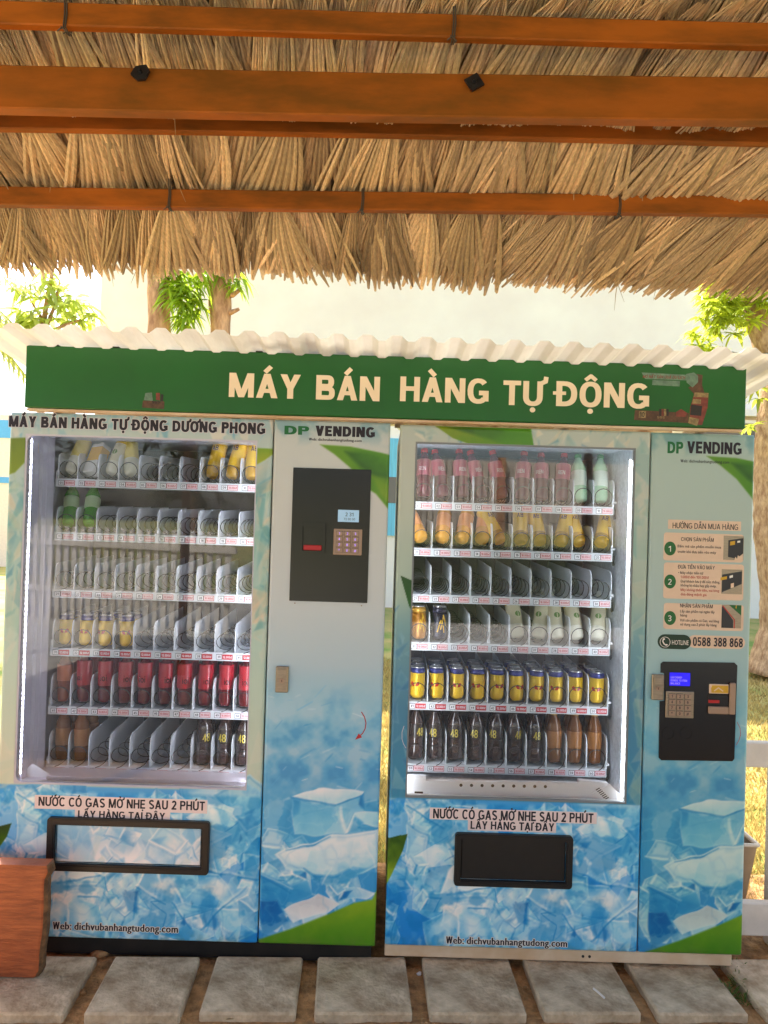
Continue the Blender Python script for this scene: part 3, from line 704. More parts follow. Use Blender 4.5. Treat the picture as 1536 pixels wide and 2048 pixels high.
def art_right_door(a):
    # the same ice at the bottom, another top
    b = Art(a.xs - 1.365, a.zs); art_door(b); a.uref = 1030
    a.vgrad([(850, (.70, .76, .74)), (900, (.72, .74, .70)), (1010, (.72, .75, .70)), (1200, (.63, .72, .67)), (1260, (.48, .64, .66)), (1420, (.30, .52, .64)), (1600, (.24, .56, .70)), (1890, (.3, .6, .8))])
    k = np.clip((P(1000, 1602)[1] - a.Z) / .006 + .5, 0, 1)[..., None]
    crystals(a, (830, 1310, 845, 900), 50, 5, [(.35, .56, .62), (.80, .76, .66), (.30, .50, .62), (.84, .82, .74), (.55, .68, .68)], .8, 8, 34)
    crystals(a, (1265, 1310, 890, 1600), 40, 8, [(.50, .68, .64), (.40, .62, .62), (.74, .74, .66), (.58, .70, .66)], .55, 14, 60)
    crystals(a, (770, 835, 1250, 1600), 46, 6, [(.20, .45, .62), (.40, .62, .70), (.16, .40, .60), (.55, .72, .76)], .6, 8, 40)
    a.poly([(868, 850), (1062, 856), (1068, 896), (960, 896), (905, 876)], (.48, .58, .10), G2, 0, 1, .004, nz=.15)
    a.poly([(890, 852), (1000, 856), (1064, 880), (1000, 885)], G3, G2, -60, .75, .012)
    a.poly([(801, 1151), (840, 1168), (840, 1250), (818, 1212)], G3, (.10, .42, .10), -70, 1, .002, nz=.05)
    a.C[:] = a.C * (1 - k) + b.C * k
    a.poly([(765, 1680), (815, 1668), (806, 1700), (785, 1745), (765, 1785)], G3, G1, -100, 1, .003)
def grid_lines(a0, a1, step, extra=()):
    n = max(2, int(round((a1 - a0) / step)) + 1)
    g = list(np.linspace(a0, a1, n))
    for e in extra:
        i = int(np.argmin([abs(t - e) for t in g])); g[i] = e
    return np.array(sorted(g))
def film(name, x0, x1, z0, z1, paint, parent, hole=None, y=2.6, step=.0031, rad=.010):
    ex = (hole[0], hole[1]) if hole else (); ez = (hole[2], hole[3]) if hole else ()
    e = np.array([.0006, .0015, .003, .0055, rad])
    xs = grid_lines(x0 + rad * 1.3, x1 - rad * 1.3, step, ex); zs = grid_lines(z0 + rad * 1.3, z1 - rad * 1.3, step, ez)
    xs = np.concatenate([[x0], x0 + e, xs, (x1 - e)[::-1], [x1]]); zs = np.concatenate([[z0], z0 + e, zs, (z1 - e)[::-1], [z1]])
    a = Art(xs, zs); paint(a)
    kk = np.clip(1 - (a.Z - z0) / .05, 0, 1) ** 1.5 * np.clip((a.N2 - .40) * 4, 0, 1) * .28
    if z1 - z0 > 1: a.mixmask(kk, (.50, .46, .40))
    col = a.linear()
    dx = np.minimum(a.X - x0, x1 - a.X); dz = np.minimum(a.Z - z0, z1 - a.Z)
    off = 0
    for d in (dx, dz):
        k = np.clip(rad - d, 0, rad); off = off + rad - np.sqrt(np.clip(rad * rad - k * k, 0, None))
    Yv = y + np.minimum(off, rad * 1.2)
    H, W = a.X.shape
    vs = np.stack([a.X, Yv, a.Z], -1).reshape(-1, 3)
    i, j = np.meshgrid(np.arange(H - 1), np.arange(W - 1), indexing='ij')
    if hole:
        cx = (xs[:-1] + xs[1:]) / 2; cz = (zs[:-1] + zs[1:]) / 2
        inh = ((cx[None, :] > hole[0]) & (cx[None, :] < hole[1]) & (cz[:, None] > hole[2]) & (cz[:, None] < hole[3]))
        keep = ~inh; i, j = i[keep], j[keep]
    i, j = i.ravel(), j.ravel()
    q = np.stack([i * W + j, i * W + j + 1, (i + 1) * W + j + 1, (i + 1) * W + j], -1)
    used = np.unique(q); remap = -np.ones(H * W, int); remap[used] = np.arange(len(used))
    q = remap[q]; vs = vs[used]; cc = col.reshape(-1, 3)[used]
    me = bpy.data.meshes.new(name)
    me.vertices.add(len(vs)); me.vertices.foreach_set('co', vs.astype(np.float32).ravel())
    me.loops.add(q.size); me.loops.foreach_set('vertex_index', q.astype(np.int32).ravel())
    me.polygons.add(len(q)); me.polygons.foreach_set('loop_start', np.arange(0, q.size, 4, dtype=np.int32))
    try: me.polygons.foreach_set('loop_total', np.full(len(q), 4, dtype=np.int32))
    except Exception: pass
    me.update(calc_edges=True)
    at = me.color_attributes.new('print', 'FLOAT_COLOR', 'POINT')
    at.data.foreach_set('color', np.concatenate([cc, np.ones((len(cc), 1))], 1).astype(np.float32).ravel())
    me.polygons.foreach_set('use_smooth', np.ones(len(q), bool))
    me.materials.append(M['print'])
    o = bpy.data.objects.new(name, me); COL.objects.link(o); o.parent = parent
    return o

# ------------------------------------------------------------------ ground
def sheet(name, x0, x1, y0, y1, z, m, n=1):
    mb = MB(); mb.add([(x0, y0, z), (x1, y0, z), (x1, y1, z), (x0, y1, z)], [(0, 1, 2, 3)])
    return struct(mb.build(name, M[m]))
sheet('ground', -150, 150, -120, 160, -.06, 'lawn')
mb = MB()      # dirt strip around the pavers, lumpy
nx, ny = 150, 60
for j in range(ny + 1):
    for i in range(nx + 1):
        x = -3.2 + 6.4 * i / nx; y = .4 + 3.0 * j / ny
        mb.v.append((x, y, -.040 + .010 * float(vnoise(np.array(x + 9.), np.array(y + 9.), 9, 2)) + .008 * float(vnoise(np.array(x + 9.), np.array(y + 9.), 31, 5))))
for j in range(ny):
    for i in range(nx):
        k = j * (nx + 1) + i; mb.f.append((k, k + 1, k + nx + 2, k + nx + 1)); mb.m.append(0)
struct(mb.build('dirt_strip', M['dirt'], smooth=True))
sheet('path', -14, 14, -9, .38, -.050, 'path')
TH = R(2.4)
def paver_pos(x, y):      # the rows run at a slight angle to the machines
    return x * math.cos(TH) - y * math.sin(TH), x * math.sin(TH) + y * math.cos(TH)
pv = [(-1.62, -1.285), (-1.245, -.935), (-.873, -.582), (-.526, -.228), (-.170, .136), (.190, .497), (.552, .863), (.916, 1.21), (1.267, 1.58)]
PN = ['leftmost paver, its front corner beside the leaning wooden board', 'paver just right of the wooden board with dark dirt smears', 'speckled paver in front of the left slot, third from left',
      'clean square paver below the web address of the left machine', 'paver with a damp brown stain below the gap between machines', 'plain paver under the left edge of the right machine',
      'paver with a white straw on it', 'paver left of the green weed under the right machine', 'sunlit corner paver at the far right beyond the weed']
for i, (a, b) in enumerate(pv):
    w = b - a; d = .40
    mb = MB()
    r = random.Random(40 + i)
    mb.bbox(-w / 2, w / 2, 0, .300, -.052, r.uniform(-.004, .002), 0, .006)
    o = mb.build('paver', M['concrete'])
    cx = (a + b) / 2; cyv = 2.326 + .043 * cx
    o.location = (cx, cyv - .005 + r.uniform(-.006, .006), 0); o.rotation_euler = (0, 0, TH + R(r.uniform(-.7, .7)))
    tag(o, PN[i], 'paver', 'square concrete pavers in front of the machines')
for i in range(5):
    mb = MB(); w = .36
    mb.bbox(-w / 2, w / 2, -.36, 0, -.052, -.012, 0, .006)
    o = mb.build('paver', M['concrete']); o.location = (-.62 + .40 * i + .43, 2.175 + .043 * i * .4, 0); o.rotation_euler = (0, 0, TH)
    tag(o, ['near paver at the bottom edge, left of centre', 'near paver at the bottom edge, under the machine gap', 'near paver at the bottom edge, below the straw', 'near paver at the bottom edge, below the weed', 'near paver at the bottom right corner'][i], 'paver', 'near row of pavers at the bottom edge')

# ------------------------------------------------------------------ vending machines
Y0 = 2.6
YS = 2.80          # front of the shelves
def lane_x(side, i):
    return (-1.2045 + .0772 * i) if side == 'l' else (.1475 + .0760 * i)
ZL = {'l': [1.640, 1.437, 1.220, 1.000, .780, .558], 'r': [1.594, 1.418, 1.243, 1.062, .838, .604]}   # centre of the price strip
DH = {'l': [.100, .098, .100, .108, .118, .122], 'r': [.104, .100, .108, .108, .116, .120]}
ORD = ['first', 'second', 'third', 'fourth', 'fifth', 'sixth', 'seventh', 'eighth', 'ninth', 'tenth']
def floor_z(side, r): return ZL[side][r] + .016
# shared meshes
def coil_mesh():
    mb = MB(); path = []
    turns = 7; pitch = .072; rad = .0325
    for t in range(turns):
        for k in range(18):
            a = 2 * math.pi * k / 18           # 0 = bottom
            p = k / 18        # the wire advances only while it passes under the goods, so the rings stand upright
            hstep = .5 * p / .2 if p < .2 else (.5 if p <= .8 else .5 + .5 * (p - .8) / .2)
            adv = pitch * (t + hstep - .5)
            path.append((rad * math.sin(a), adv, rad + .003 - rad * math.cos(a)))
    mb.tube(path, .0017, 5)
    me = mb.build('coil', M['wire'], smooth=True); d = me.data; bpy.data.objects.remove(me); return d
COIL = coil_mesh()
def divider_mesh(h, L=.40):
    mb = MB(); pts = [(0, 0), (0, h * .70)]
    for k in range(1, 6):
        a = R(90 * k / 5); pts.append((.028 * (1 - math.cos(a)), h * .70 + (h * .30) * math.sin(a)))
    pts += [(L, h + .01), (L, 0)]
    n = len(pts); t = .0016
    vs = [(-t, p[0], p[1]) for p in pts] + [(t, p[0], p[1]) for p in pts]
    fs = [tuple(range(n - 1, -1, -1)), tuple(range(n, 2 * n))] + [(i, (i + 1) % n, n + (i + 1) % n, n + i) for i in range(n)]
    mb.add(vs, fs)
    o = mb.build('divider', M['divider']); d = o.data; bpy.data.objects.remove(o); return d
def child(name, data, parent, loc=(0, 0, 0)):
    o = bpy.data.objects.new(name, data); COL.objects.link(o); o.parent = parent; o.location = loc; return o

def build_shelves(root, side):
    xa, xb = ((-1.246, -.435) if side == 'l' else (.092, .868))
    for r in range(6):
        zf = floor_z(side, r); zc = ZL[side][r]
        mb = MB()
        mb.box(xa, xb, YS + .004, 3.22, zf - .004, zf)                # tray
        mb.box(xa, xb, YS, YS + .004, zc - .0145, zf)                # front lip carrying the price strip
        mb.box(xa, xa + .004, YS + .004, 3.2, zf, zf + .03)
        mb.box(xb - .004, xb, YS + .004, 3.2, zf, zf + .03)
        mb.box(xa + .02, xb - .02, YS + .02, 3.20, zf - .022, zf - .0045)   # channel under the tray
        sh = mb.build('shelf', M['shelfmetal'], root)
        dm = divider_mesh(DH[side][r])
        for i in range(11):
            x = lane_x(side, 0) + (i - .5) * (lane_x(side, 1) - lane_x(side, 0))
            if side == 'l' and i == 0: x += .004
            child('divider', dm, sh, (x, YS + .006, zf + .0003))
        for i in range(10):
            c = child('coil', COIL, sh, (lane_x(side, i) + random.uniform(-.002, .002), YS + .012, zf + .0012))
        redrow = (side, r) in (('l', 3), ('r', 4))
        for i in range(10):
            x = lane_x(side, i); mb = MB()
            num = str(r * 10 + i + 1).zfill(2)
            z0, z1 = zc - .0095, zc + .0095
            mb.plate([(x - .030, z0), (x - .008, z0), (x - .008, z1), (x - .030, z1)], YS - .0012, .0011, 1)
            mb.plate([(x - .0285, z0 + .0015), (x - .0095, z0 + .0015), (x - .0095, z1 - .0015), (x - .0285, z1 - .0015)], YS - .0017, .0005, 0)
            text(mb, num, x - .019, zc - .0045, .0090, YS - .0019, 1, bold=.05, align='c', step=1e-5)
            if redrow:
                mb.plate([(x - .007, z0), (x + .032, z0), (x + .032, z1), (x - .007, z1)], YS - .0012, .0011, 2)
                text(mb, '12.000đ', x + .0125, zc - .0042, .0084, YS - .0016, 0, width=.033, bold=.05, align='c', step=1e-5)
            else:
                mb.plate([(x - .007, z0), (x + .032, z0), (x + .032, z1), (x - .007, z1)], YS - .0012, .0011, 2)
                mb.plate([(x - .0055, z0 + .0015), (x + .0305, z0 + .0015), (x + .0305, z1 - .0015), (x - .0055, z1 - .0015)], YS - .0017, .0005, 3)
                text(mb, '10.000đ', x + .0125, zc - .0040, .0080, YS - .0019, 2, width=.031, bold=.05, align='c', step=1e-5)
            mb.build('price_label', [M['tagwhite'], M['ink'], M['red'], M['tagpink']], sh)
        if side == 'r':       # black plug and cable hanging at the end of each shelf
            mb = MB()
            mb.bbox(xb + .001, xb + .012, YS + .01, YS + .04, zc - .012, zc + .010, 0, .003)
            mb.tube([(xb + .006, YS + .02, zc - .012), (xb + .010, YS + .02, zc - .03), (xb + .018, YS + .03, zc - .022), (xb + .012, YS + .05, zc + .05)], .004, 6)
            mb.lathe([(.006, 0), (.006, .006)], 10)
            mb.build('cable_plug', M['dark'], sh)
            mb = MB(); mb.lathe([(.0, 0), (.006, .001), (.0065, .006), (.004, .009), (0, .0095)], 10)
            mb.build('fixing_knob', M['tagwhite'], sh, loc=(xb + .006, YS + .005, zf + .012), smooth=True)

def machine(side):
    L = side == 'l'
    X0, XS, X1 = (-1.325, -.397, .014) if L else (.048, .933, 1.298)
    ZB, ZT = (.042, 1.878) if L else (.050, 1.874)
    hole = (-1.268, -.452, .575, 1.802) if L else (.104, .879, .567, 1.815)
    root = thing('vending_machine', 'blue drinks machine on the left with a wide title above its window' if L else
                 'blue drinks machine on the right with a hotline number and instructions', 'vending machine', (0, 0, 0), 'drinks vending machines')
    YB = 3.38
    # cabinet shell
    mb = MB()
    xi0, xi1 = hole[0] - .006, hole[1] + .030 if L else hole[1] + .006
    if not L: xi0 = hole[0] - .03
    mb.box(X0 + .004, X0 + .03, Y0 + .045, YB, ZB + .02, ZT - .003)
    mb.box(X1 - .03, X1 - .004, Y0 + .045, YB, ZB + .02, ZT - .003)
    mb.box(X0 + .03, X1 - .03, Y0 + .045, YB, ZT - .03, ZT - .003)
    mb.box(X0 + .03, X1 - .03, Y0 + .045, YB, ZB + .02, ZB + .05)
    mb.box(X0 + .03, X1 - .03, YB - .02, YB, ZB + .05, ZT - .03)
    mb.build('cabinet', M['cabinet'], root)
    # inner liner of the goods compartment
    zi0, zi1 = hole[2] - .012, hole[3] + .012
    mb = MB()
    mb.box(xi0 - .004, xi0, Y0 + .046, 3.25, zi0, zi1); mb.box(xi1, xi1 + .004, Y0 + .046, 3.25, zi0, zi1)
    mb.box(xi0, xi1, Y0 + .046, 3.246, zi1 - .004, zi1); mb.box(xi0, xi1, Y0 + .046, 3.246, zi0, zi0 + .004)
    mb.build('liner', M['liner_white'] if L else M['galv'], root)
    mb = MB(); mb.box(xi0 + .0005, xi1 - .0005, 3.2465, 3.25, zi0 + .0045, zi1 - .0045); mb.build('back_panel', M['backpanel'], root)
    # base
    mb = MB()
    if L:
        for fx in (X0 + .12, XS, X1 - .10):
            for fy in (2.72, 3.28): mb.lathe([(.018, 0), (.018, .02), (.010, .022), (.010, .062)], 10); mb.v[-40:] = [(a + fx, b + fy, c) for a, b, c in mb.v[-40:]]
        mb.box(X0 + .012, X1 - .012, Y0 + .018, 3.3, -.02, .041)  # dark box standing in for the shade under the machine
        mb.build('base', M['shade_skirt'], root)
    else:
        mb.bbox(X0 + .0, X1 - .03, Y0 + .012, Y0 + .05, .006, .047, 0, .003)
        mb.box(X0 + .02, X0 + .06, Y0 + .05, 3.3, .006, .047); mb.box(X1 - .09, X1 - .05, Y0 + .05, 3.3, .006, .047)
        for hx in (.745, .768):
            mb.plate(ellipse(hx, .026, .005, .005, 12), Y0 + .0110, .0008, 1)
        mb.build('base', [M['rustbar'], M['dark']], root)
    # door and control side
    def slab(name, x0, x1, h=None):
        mb = MB(); e = .0025
        a0, a1, b0, b1 = x0 + e, x1 - e, ZB + e, ZT - e
        if h:
            y0, y1 = Y0 + .012, Y0 + .044
            mb.box(a0, h[0] - .001, y0, y1, b0, b1); mb.box(h[1] + .001, a1, y0, y1, b0, b1)
            mb.box(h[0] - .001, h[1] + .001, y0, y1, b0, h[2] - .001); mb.box(h[0] - .001, h[1] + .001, y0, y1, h[3] + .001, b1)
        else: mb.box(a0, a1, Y0 + .012, Y0 + .044, b0, b1)
        return mb.build(name, M['cabinet'], root)
    door = slab('door', X0, XS - .0016, hole)
    ctrl = slab('control_door', XS + .0016, X1)
    if L:
        film('printed_film', X0, XS - .0016, ZB, ZT, art_door, door, hole)
        film('printed_film', XS + .0016, X1, ZB, ZT, art_side, ctrl)
    else:
        film('printed_film', X0, XS - .0016, ZB, ZT, art_right_door, door, hole)
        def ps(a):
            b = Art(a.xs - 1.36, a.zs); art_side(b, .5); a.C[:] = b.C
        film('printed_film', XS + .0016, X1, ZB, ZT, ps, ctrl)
    # window: gasket, pane
    h = hole
    mb = MB()
    po = rrect(h[0] - .0015, h[1] + .0015, h[2] - .0015, h[3] + .0015, .004); rr = .022 if L else .004
    wl = .006
    pi = rrect(h[0] + wl, h[1] - wl * .7, h[2] + wl, h[3] - wl, rr)
    mb.ring(po, pi, Y0 + .0015, .012)
    mb.build('gasket', M['liner_white'] if L else M['gasketgrey'], door)
    mb = MB(); mb.add([(h[0], Y0 + .008, h[2]), (h[1], Y0 + .008, h[2]), (h[1], Y0 + .008, h[3]), (h[0], Y0 + .008, h[3])], [(0, 1, 2, 3)])
    mb.build('window_pane', M['glass'], door)
    build_shelves(root, side)
    if L:
        # ribbed light channel on the left inner wall
        mb = MB(); x = xi0
        prof = [(-.002, 2.652), (.006, 2.656), (.010, 2.688), (.003, 2.694), (.005, 2.714), (.015, 2.718), (.019, 2.742), (.021, 2.744), (.023, 2.760), (.021, 2.763), (.025, 2.790), (.025, 2.792), (.002, 2.796)]
        vs = []; fs = []
        for (dx, y) in prof: vs += [(x + dx + .0005, y, zi0 + .006), (x + dx + .0005, y, zi1 - .006)]
        for i in range(len(prof) - 1): fs.append((2 * i, 2 * i + 2, 2 * i + 3, 2 * i + 1))
        mb.add(vs, fs); mb.build('light_channel', M['liner_white'], root)
        mb = MB()
        n = 64
        for k in range(n):
            z = zi0 + .03 + (zi1 - zi0 - .05) * k / n
            mb.box(x + .0006, x + .006, 2.6475, 2.6515, z, z + (zi1 - zi0 - .05) / n * .55)
        mb.build('led_strip', M['led_l'], root)
        mb = MB(); mb.box(xi1 - .008, xi1 - .001, 2.648, 2.6515, zi0 + .02, zi1 - .03); mb.build('led_strip', M['led_fill'], root)  # unseen second strip, added to brighten the divider faces
        # slotted upright
        mb = MB(); mb.box(xi0 + .004, xi0 + .020, YS - .004, YS - .002, zi0 + .03, zi1 - .03)
        z = zi0 + .04; k = 0
        while z < zi1 - .05:
            mb.plate([(xi0 + .008, z), (xi0 + .0125, z), (xi0 + .0125, z + .009), (xi0 + .008, z + .009)], YS - .0046, .0005, 1); z += .0215
        mb.build('slotted_upright', [M['shelfmetal'], M['dark']], root)
        mb = MB(); q = [P(*p, 2.69) for p in ((36, 1552), (66, 1527), (98, 1548), (70, 1577), (52, 1577))]
        mb.plate(q[::-1], 2.69, .003); mb.build('corner_bracket', M['shelfmetal'], root)
        mb = MB(); a = rect(92, 1558, 492, 1577, 2.66); mb.bbox(a[0], -.43, 2.662, 2.70, zi0 + .0045, a[3], 0, .002)
        mb.build('delivery_tray', M['liner_white'], root)
        mb = MB(); a = rect(64, 886, 80, 906, 2.7); mb.box(xi0 + .0035, xi0 + .0045, 2.695, 2.715, a[2], a[3])
        mb.build('wall_sticker', M['sand'], root)
    else:
        mb = MB(); mb.box(xi1 - .010, xi1 - .001, 2.650, 2.6535, zi0 + .02, zi1 - .05)
        mb.build('led_strip', M['led'], root)
        mb = MB(); mb.box(xi0 + .001, xi0 + .009, 2.648, 2.6515, zi0 + .02, zi1 - .05); mb.build('led_strip', M['led_fill'], root)  # added strip hidden by the frame, lights the dividers from the left
        # delivery flap housing with a row of holes
        mb = MB()
        q = [P(*p, 2.665) for p in ((806, 1552), (852, 1552), (852, 1562), (1158, 1566), (1158, 1560), (1215, 1566), (1215, 1598), (1190, 1604), (806, 1600))]
        q = [(x, max(z, zi0 + .005)) for x, z in q]
        mb.plate(q[::-1], 2.665, .02, 0)
        for k in range(9):
            c = P(922 + k * 21.1, 1570.5 + k * .35, 2.664); mb.plate(ellipse(c[0], c[1], .0058, .0058, 12), 2.6643, .0006, 1)
        a = rect(829, 1583, 846, 1590, 2.664); mb.plate([(a[0], a[2]), (a[1], a[2]), (a[1], a[3]), (a[0], a[3])], 2.6643, .0006, 1)
        mb.build('delivery_tray', [M['tagwhite'], M['dark']], root)
        mb = MB()
        q = [P(*p, 2.655) for p in ((1184, 1588), (1220, 1568), (1246, 1596), (1240, 1601), (1205, 1603))]
        mb.plate(q[::-1], 2.655, .004, 0)
        for k in range(7):
            c = P(1192 + k * 3.0, 1580 + k * 3.1, 2.655); d = P(1199 + k * 3.0, 1576 + k * 3.1, 2.655)
            for s_ in strokes([c, d], .0032): mb.plate(s_, 2.6544, .0005, 1)
        mb.build('corner_bracket', [M['tagwhite'], M['dark']], root)
    return root, door, ctrl, (X0, XS, X1, ZB, ZT, hole)
ML, LD, LC, LI = machine('l')
MR, RD, RC, RI = machine('r')

# ---- door furniture: slots, stickers, lettering
def letters(name, parent, items, mats, label=None):
    mb = MB()
    for it in items: it(mb)
    o = mb.build(name, mats, parent)
    if label: o['label'] = label
    return o
def T(s, u, v0, v1, um, m=0, bold=.04, width_px=None, align='l', y=Y0 - .0008, slant=0.):
    """caps between photo rows v0 (top) and v1 (baseline) measured at column um"""
    def f(mb):
        zt, zb = P(um, v0)[1], P(um, v1)[1]
        x = P(u, (v0 + v1) / 2)[0]
        text(mb, s, x, zb, zt - zb, y, m, width=width_px * 2.6 / FPX if width_px else None, bold=bold, align=align, slant=slant)
    return f
def Rp(u0_, v0_, u1_, v1_, m, r=.003, y=Y0 - .0005, th=.0004):
    def f(mb):
        a = rect(u0_, v0_, u1_, v1_); mb.plate(rrect(*a, min(r, (a[1] - a[0]) / 2 - 1e-4, (a[3] - a[2]) / 2 - 1e-4)), y, th, m)
    return f
def outline_T(s, u, v0, v1, um, width_px, mi, mo, bold=.05, slant=0.):
    def f(mb):
        zt, zb = P(um, v0)[1], P(um, v1)[1]; h = zt - zb; x = P(u, (v0 + v1) / 2)[0]; w = width_px * 2.6 / FPX
        Ls, ww = text_geo(s, bold); sx = w / ww
        o = 0.0022
        for k in range(8):
            dx, dz = o * math.cos(k * math.pi / 4), o * math.sin(k * math.pi / 4)
            for (vv, ff, lv) in Ls:
                mb.flat([(x + p[0] * sx + dx, zb + p[1] * h + dz) for p in vv], ff, Y0 - .0004 - 1.2e-5 * lv - 1.4e-4 / 2.2 * k / 1.0 * 1.0, mo)
        text(mb, s, x, zb, h, Y0 - .0012, mi, width=w, bold=bold)
    return f
letters('lettering', LD, [outline_T('MÁY BÁN HÀNG TỰ ĐỘNG DƯƠNG PHONG', 18, 839, 861, 275, 515, 0, 1, .115)], [M['ink'], M['haloink']])
letters('lettering', LC, [T('DP', 569, 852, 869.5, 595, 0, .11, 52), T('VENDING', 631, 853, 873.5, 692, 1, .13, 121),
                          T('Web: dichvubanhangtudong.com', 618, 877, 882.5, 670, 1, .05, 106)], [M['inkgreen'], M['ink']])
letters('lettering', RC, [T('DP', 1335, 883.5, 907, 1352, 0, .10, 33), T('VENDING', 1374, 884, 908, 1430, 1, .10, 111),
                          T('Web: dichvubanhangtudong.com', 1361, 920, 926, 1410, 1, .02, 98)], [M['inkgreen'], M['ink']])
letters('notice_sticker', LD, [Rp(70, 1595, 414, 1622, 0, .001), Rp(150, 1620.5, 340, 1638, 0, .001, Y0 - .0003, .0002), T('NƯỚC CÓ GAS MỞ NHẸ SAU 2 PHÚT', 77, 1598, 1616, 240, 1, .07, 333),
                               T('LẤY HÀNG TẠI ĐÂY', 156, 1623, 1637, 240, 1, .07, 175)], [M['pinkpaper'], M['ink']])
letters('notice_sticker', RD, [Rp(860, 1620, 1193, 1643, 0, .001), Rp(936, 1641, 1112, 1663, 0, .001, Y0 - .0003, .0002), T('NƯỚC CÓ GAS MỞ NHẸ SAU 2 PHÚT', 866, 1622, 1641, 1026, 1, .07, 321),
                               T('LẤY HÀNG TẠI ĐÂY', 941, 1644, 1660, 1026, 1, .07, 168)], [M['pinkpaper'], M['ink']])
letters('lettering', LD, [outline_T('Web: dichvubanhangtudong.com', 106, 1847, 1861.5, 230, 250, 0, 1, .09)], [M['ink'], M['white']])
letters('lettering', RD, [outline_T('Web: dichvubanhangtudong.com', 892, 1876, 1890, 1012, 242, 0, 1, .09)], [M['ink'], M['white']])

def slot(parent, u0_, v0_, u1_, v1_, printed):
    a = rect(u0_, v0_, u1_, v1_)
    b = .022 if not printed else .026
    po = rrect(*a, .012); pi = rrect(a[0] + b, a[1] - b, a[2] + b * .9, a[3] - b * .9, .003)
    mb = MB(); mb.ring(po, pi, Y0 - .014, .013)
    pm = rrect(a[0] + .004, a[1] - .004, a[2] + .004, a[3] - .004, .010); pm2 = rrect(a[0] + b - .005, a[1] - b + .005, a[2] + b * .9 - .005, a[3] - b * .9 + .005, .004)
    mb.ring(pm, pm2, Y0 - .0165, .0024)
    s = mb.build('delivery_slot', M['dark'], parent)
    i = (a[0] + b, a[1] - b, a[2] + b * .9, a[3] - b * .9)
    if printed:
        def pf(c):
            d = Art(c.xs, c.zs); d.vgrad([(1640, LB), (1700, (.5, .72, .86)), (1730, WH)])
            crystals(d, (110, 410, 1640, 1730), 40, 31, [WH, LB, MBL, (.75, .84, .82), WH], .7, 18, 60)
            ice_pile(d, (100, 420, 1640, 1720), 9, 41, 30, 62); c.C[:] = d.C * .80 + .20
        film('delivery_flap', i[0] + .0006, i[1] - .0006, i[2] + .0006, i[3] - .0006, pf, s, y=Y0 - .003, rad=.002)
    else:
        mb = MB(); mb.bbox(i[0] + .001, i[1] - .001, Y0 - .004, Y0 + .006, i[2] + .001, i[3] - .001, 0, .003); mb.build('delivery_flap', M['dark'], s)
slot(LD, 97, 1637, 419, 1742, True)
slot(RD, 909, 1667, 1143, 1771, False)

def lock(parent, u0_, v0_, u1_, v1_):
    a = rect(u0_, v0_, u1_, v1_); w = a[1] - a[0]; h = a[3] - a[2]
    mb = MB(); mb.bbox(a[0], a[1], Y0 - .011, Y0 - .0004, a[2], a[3], 0, .0025)
    o = mb.build('lock_handle', M['steel'], parent)
    mb = MB(); mb.bbox(a[0] + w * .14, a[1] - w * .14, Y0 - .0145, Y0 - .0112, a[3] - h * .40, a[3] - h * .08, 0, .0012)
    mb.build('push_button', M['steel'], o)
    mb = MB(); c = ((a[0] + a[1]) / 2, a[2] + h * .46)
    mb.ring(ellipse(*c, .0085, .0085, 20), ellipse(*c, .0055, .0055, 20), Y0 - .0135, .0024); mb.plate(ellipse(*c, .0055, .0055, 20), Y0 - .0125, .0012)
    mb.plate([(c[0] - .001, c[1] - .0035), (c[0] + .001, c[1] - .0035), (c[0] + .001, c[1] + .0035), (c[0] - .001, c[1] + .0035)], Y0 - .0130, .0004, 1)
    mb.build('keyhole', [M['keysteel'], M['dark']], o)
lock(LC, 552, 1332, 577, 1384)
lock(RC, 1302, 1348, 1326, 1399)

def arrow(parent, pts, name='turn_arrow', head=True, m='inkred', w=.0034):
    mb = MB(); q = [P(*p) for p in pts]
    for i, s_ in enumerate(strokes(q, w)): mb.plate(s_, Y0 - .0006 - 1e-5 * i, .0003)
    if head:
        e = Vector(q[-1]); d = (e - Vector(q[-2])).normalized(); n = Vector((-d.y, d.x))
        mb.plate([tuple(e + d * .020), tuple(e + n * .009 - d * .004), tuple(e - n * .009 - d * .004)], Y0 - .0009, .0003)
    mb.build(name, M[m], parent)
arrow(LC, [(723, 1424), (729, 1434), (732, 1446), (730, 1458), (725, 1467), (719, 1472)])
arrow(RC, [(1474, 1444), (1480, 1456), (1481, 1470), (1477, 1482), (1472, 1490)], head=False, w=.0016)
arrow(RD, [(808, 1452), (804, 1464), (804, 1478), (807, 1488), (812, 1496)], head=False, m='haloink', w=.0020)

def keypad(parent, a, y, mkey, mtext, mbase):
    x0, x1, z0, z1 = a; w, h = x1 - x0, z1 - z0
    mb = MB(); mb.bbox(x0, x1, y - .005, y - .0003, z0, z1, 0, .0018)
    o = mb.build('keypad', M[mbase], parent)
    ks = ['1', '2', '3', '4', '5', '6', '7', '8', '9', '*', '0', '#']
    for k, ch in enumerate(ks):
        c, r = k % 3, k // 3
        kx = x0 + w * (.10 + .28 * c); kz = z1 - h * (.09 + .215 * r) - h * .17
        mb = MB(); mb.plate([(kx - .0008, kz - .0008), (kx + w * .22 + .0008, kz - .0008), (kx + w * .22 + .0008, kz + h * .17 + .0008), (kx - .0008, kz + h * .17 + .0008)], y - .0054, .0003, 2)
        mb.bbox(kx, kx + w * .22, y - .0085, y - .0055, kz, kz + h * .17, 0, .0009)
        text(mb, ch, kx + w * .11, kz + h * .035, h * .10, y - .0087, 1, bold=.06, align='c', step=1e-5)
        mb.build('key', [M[mkey], M[mtext], M['dark']], o)
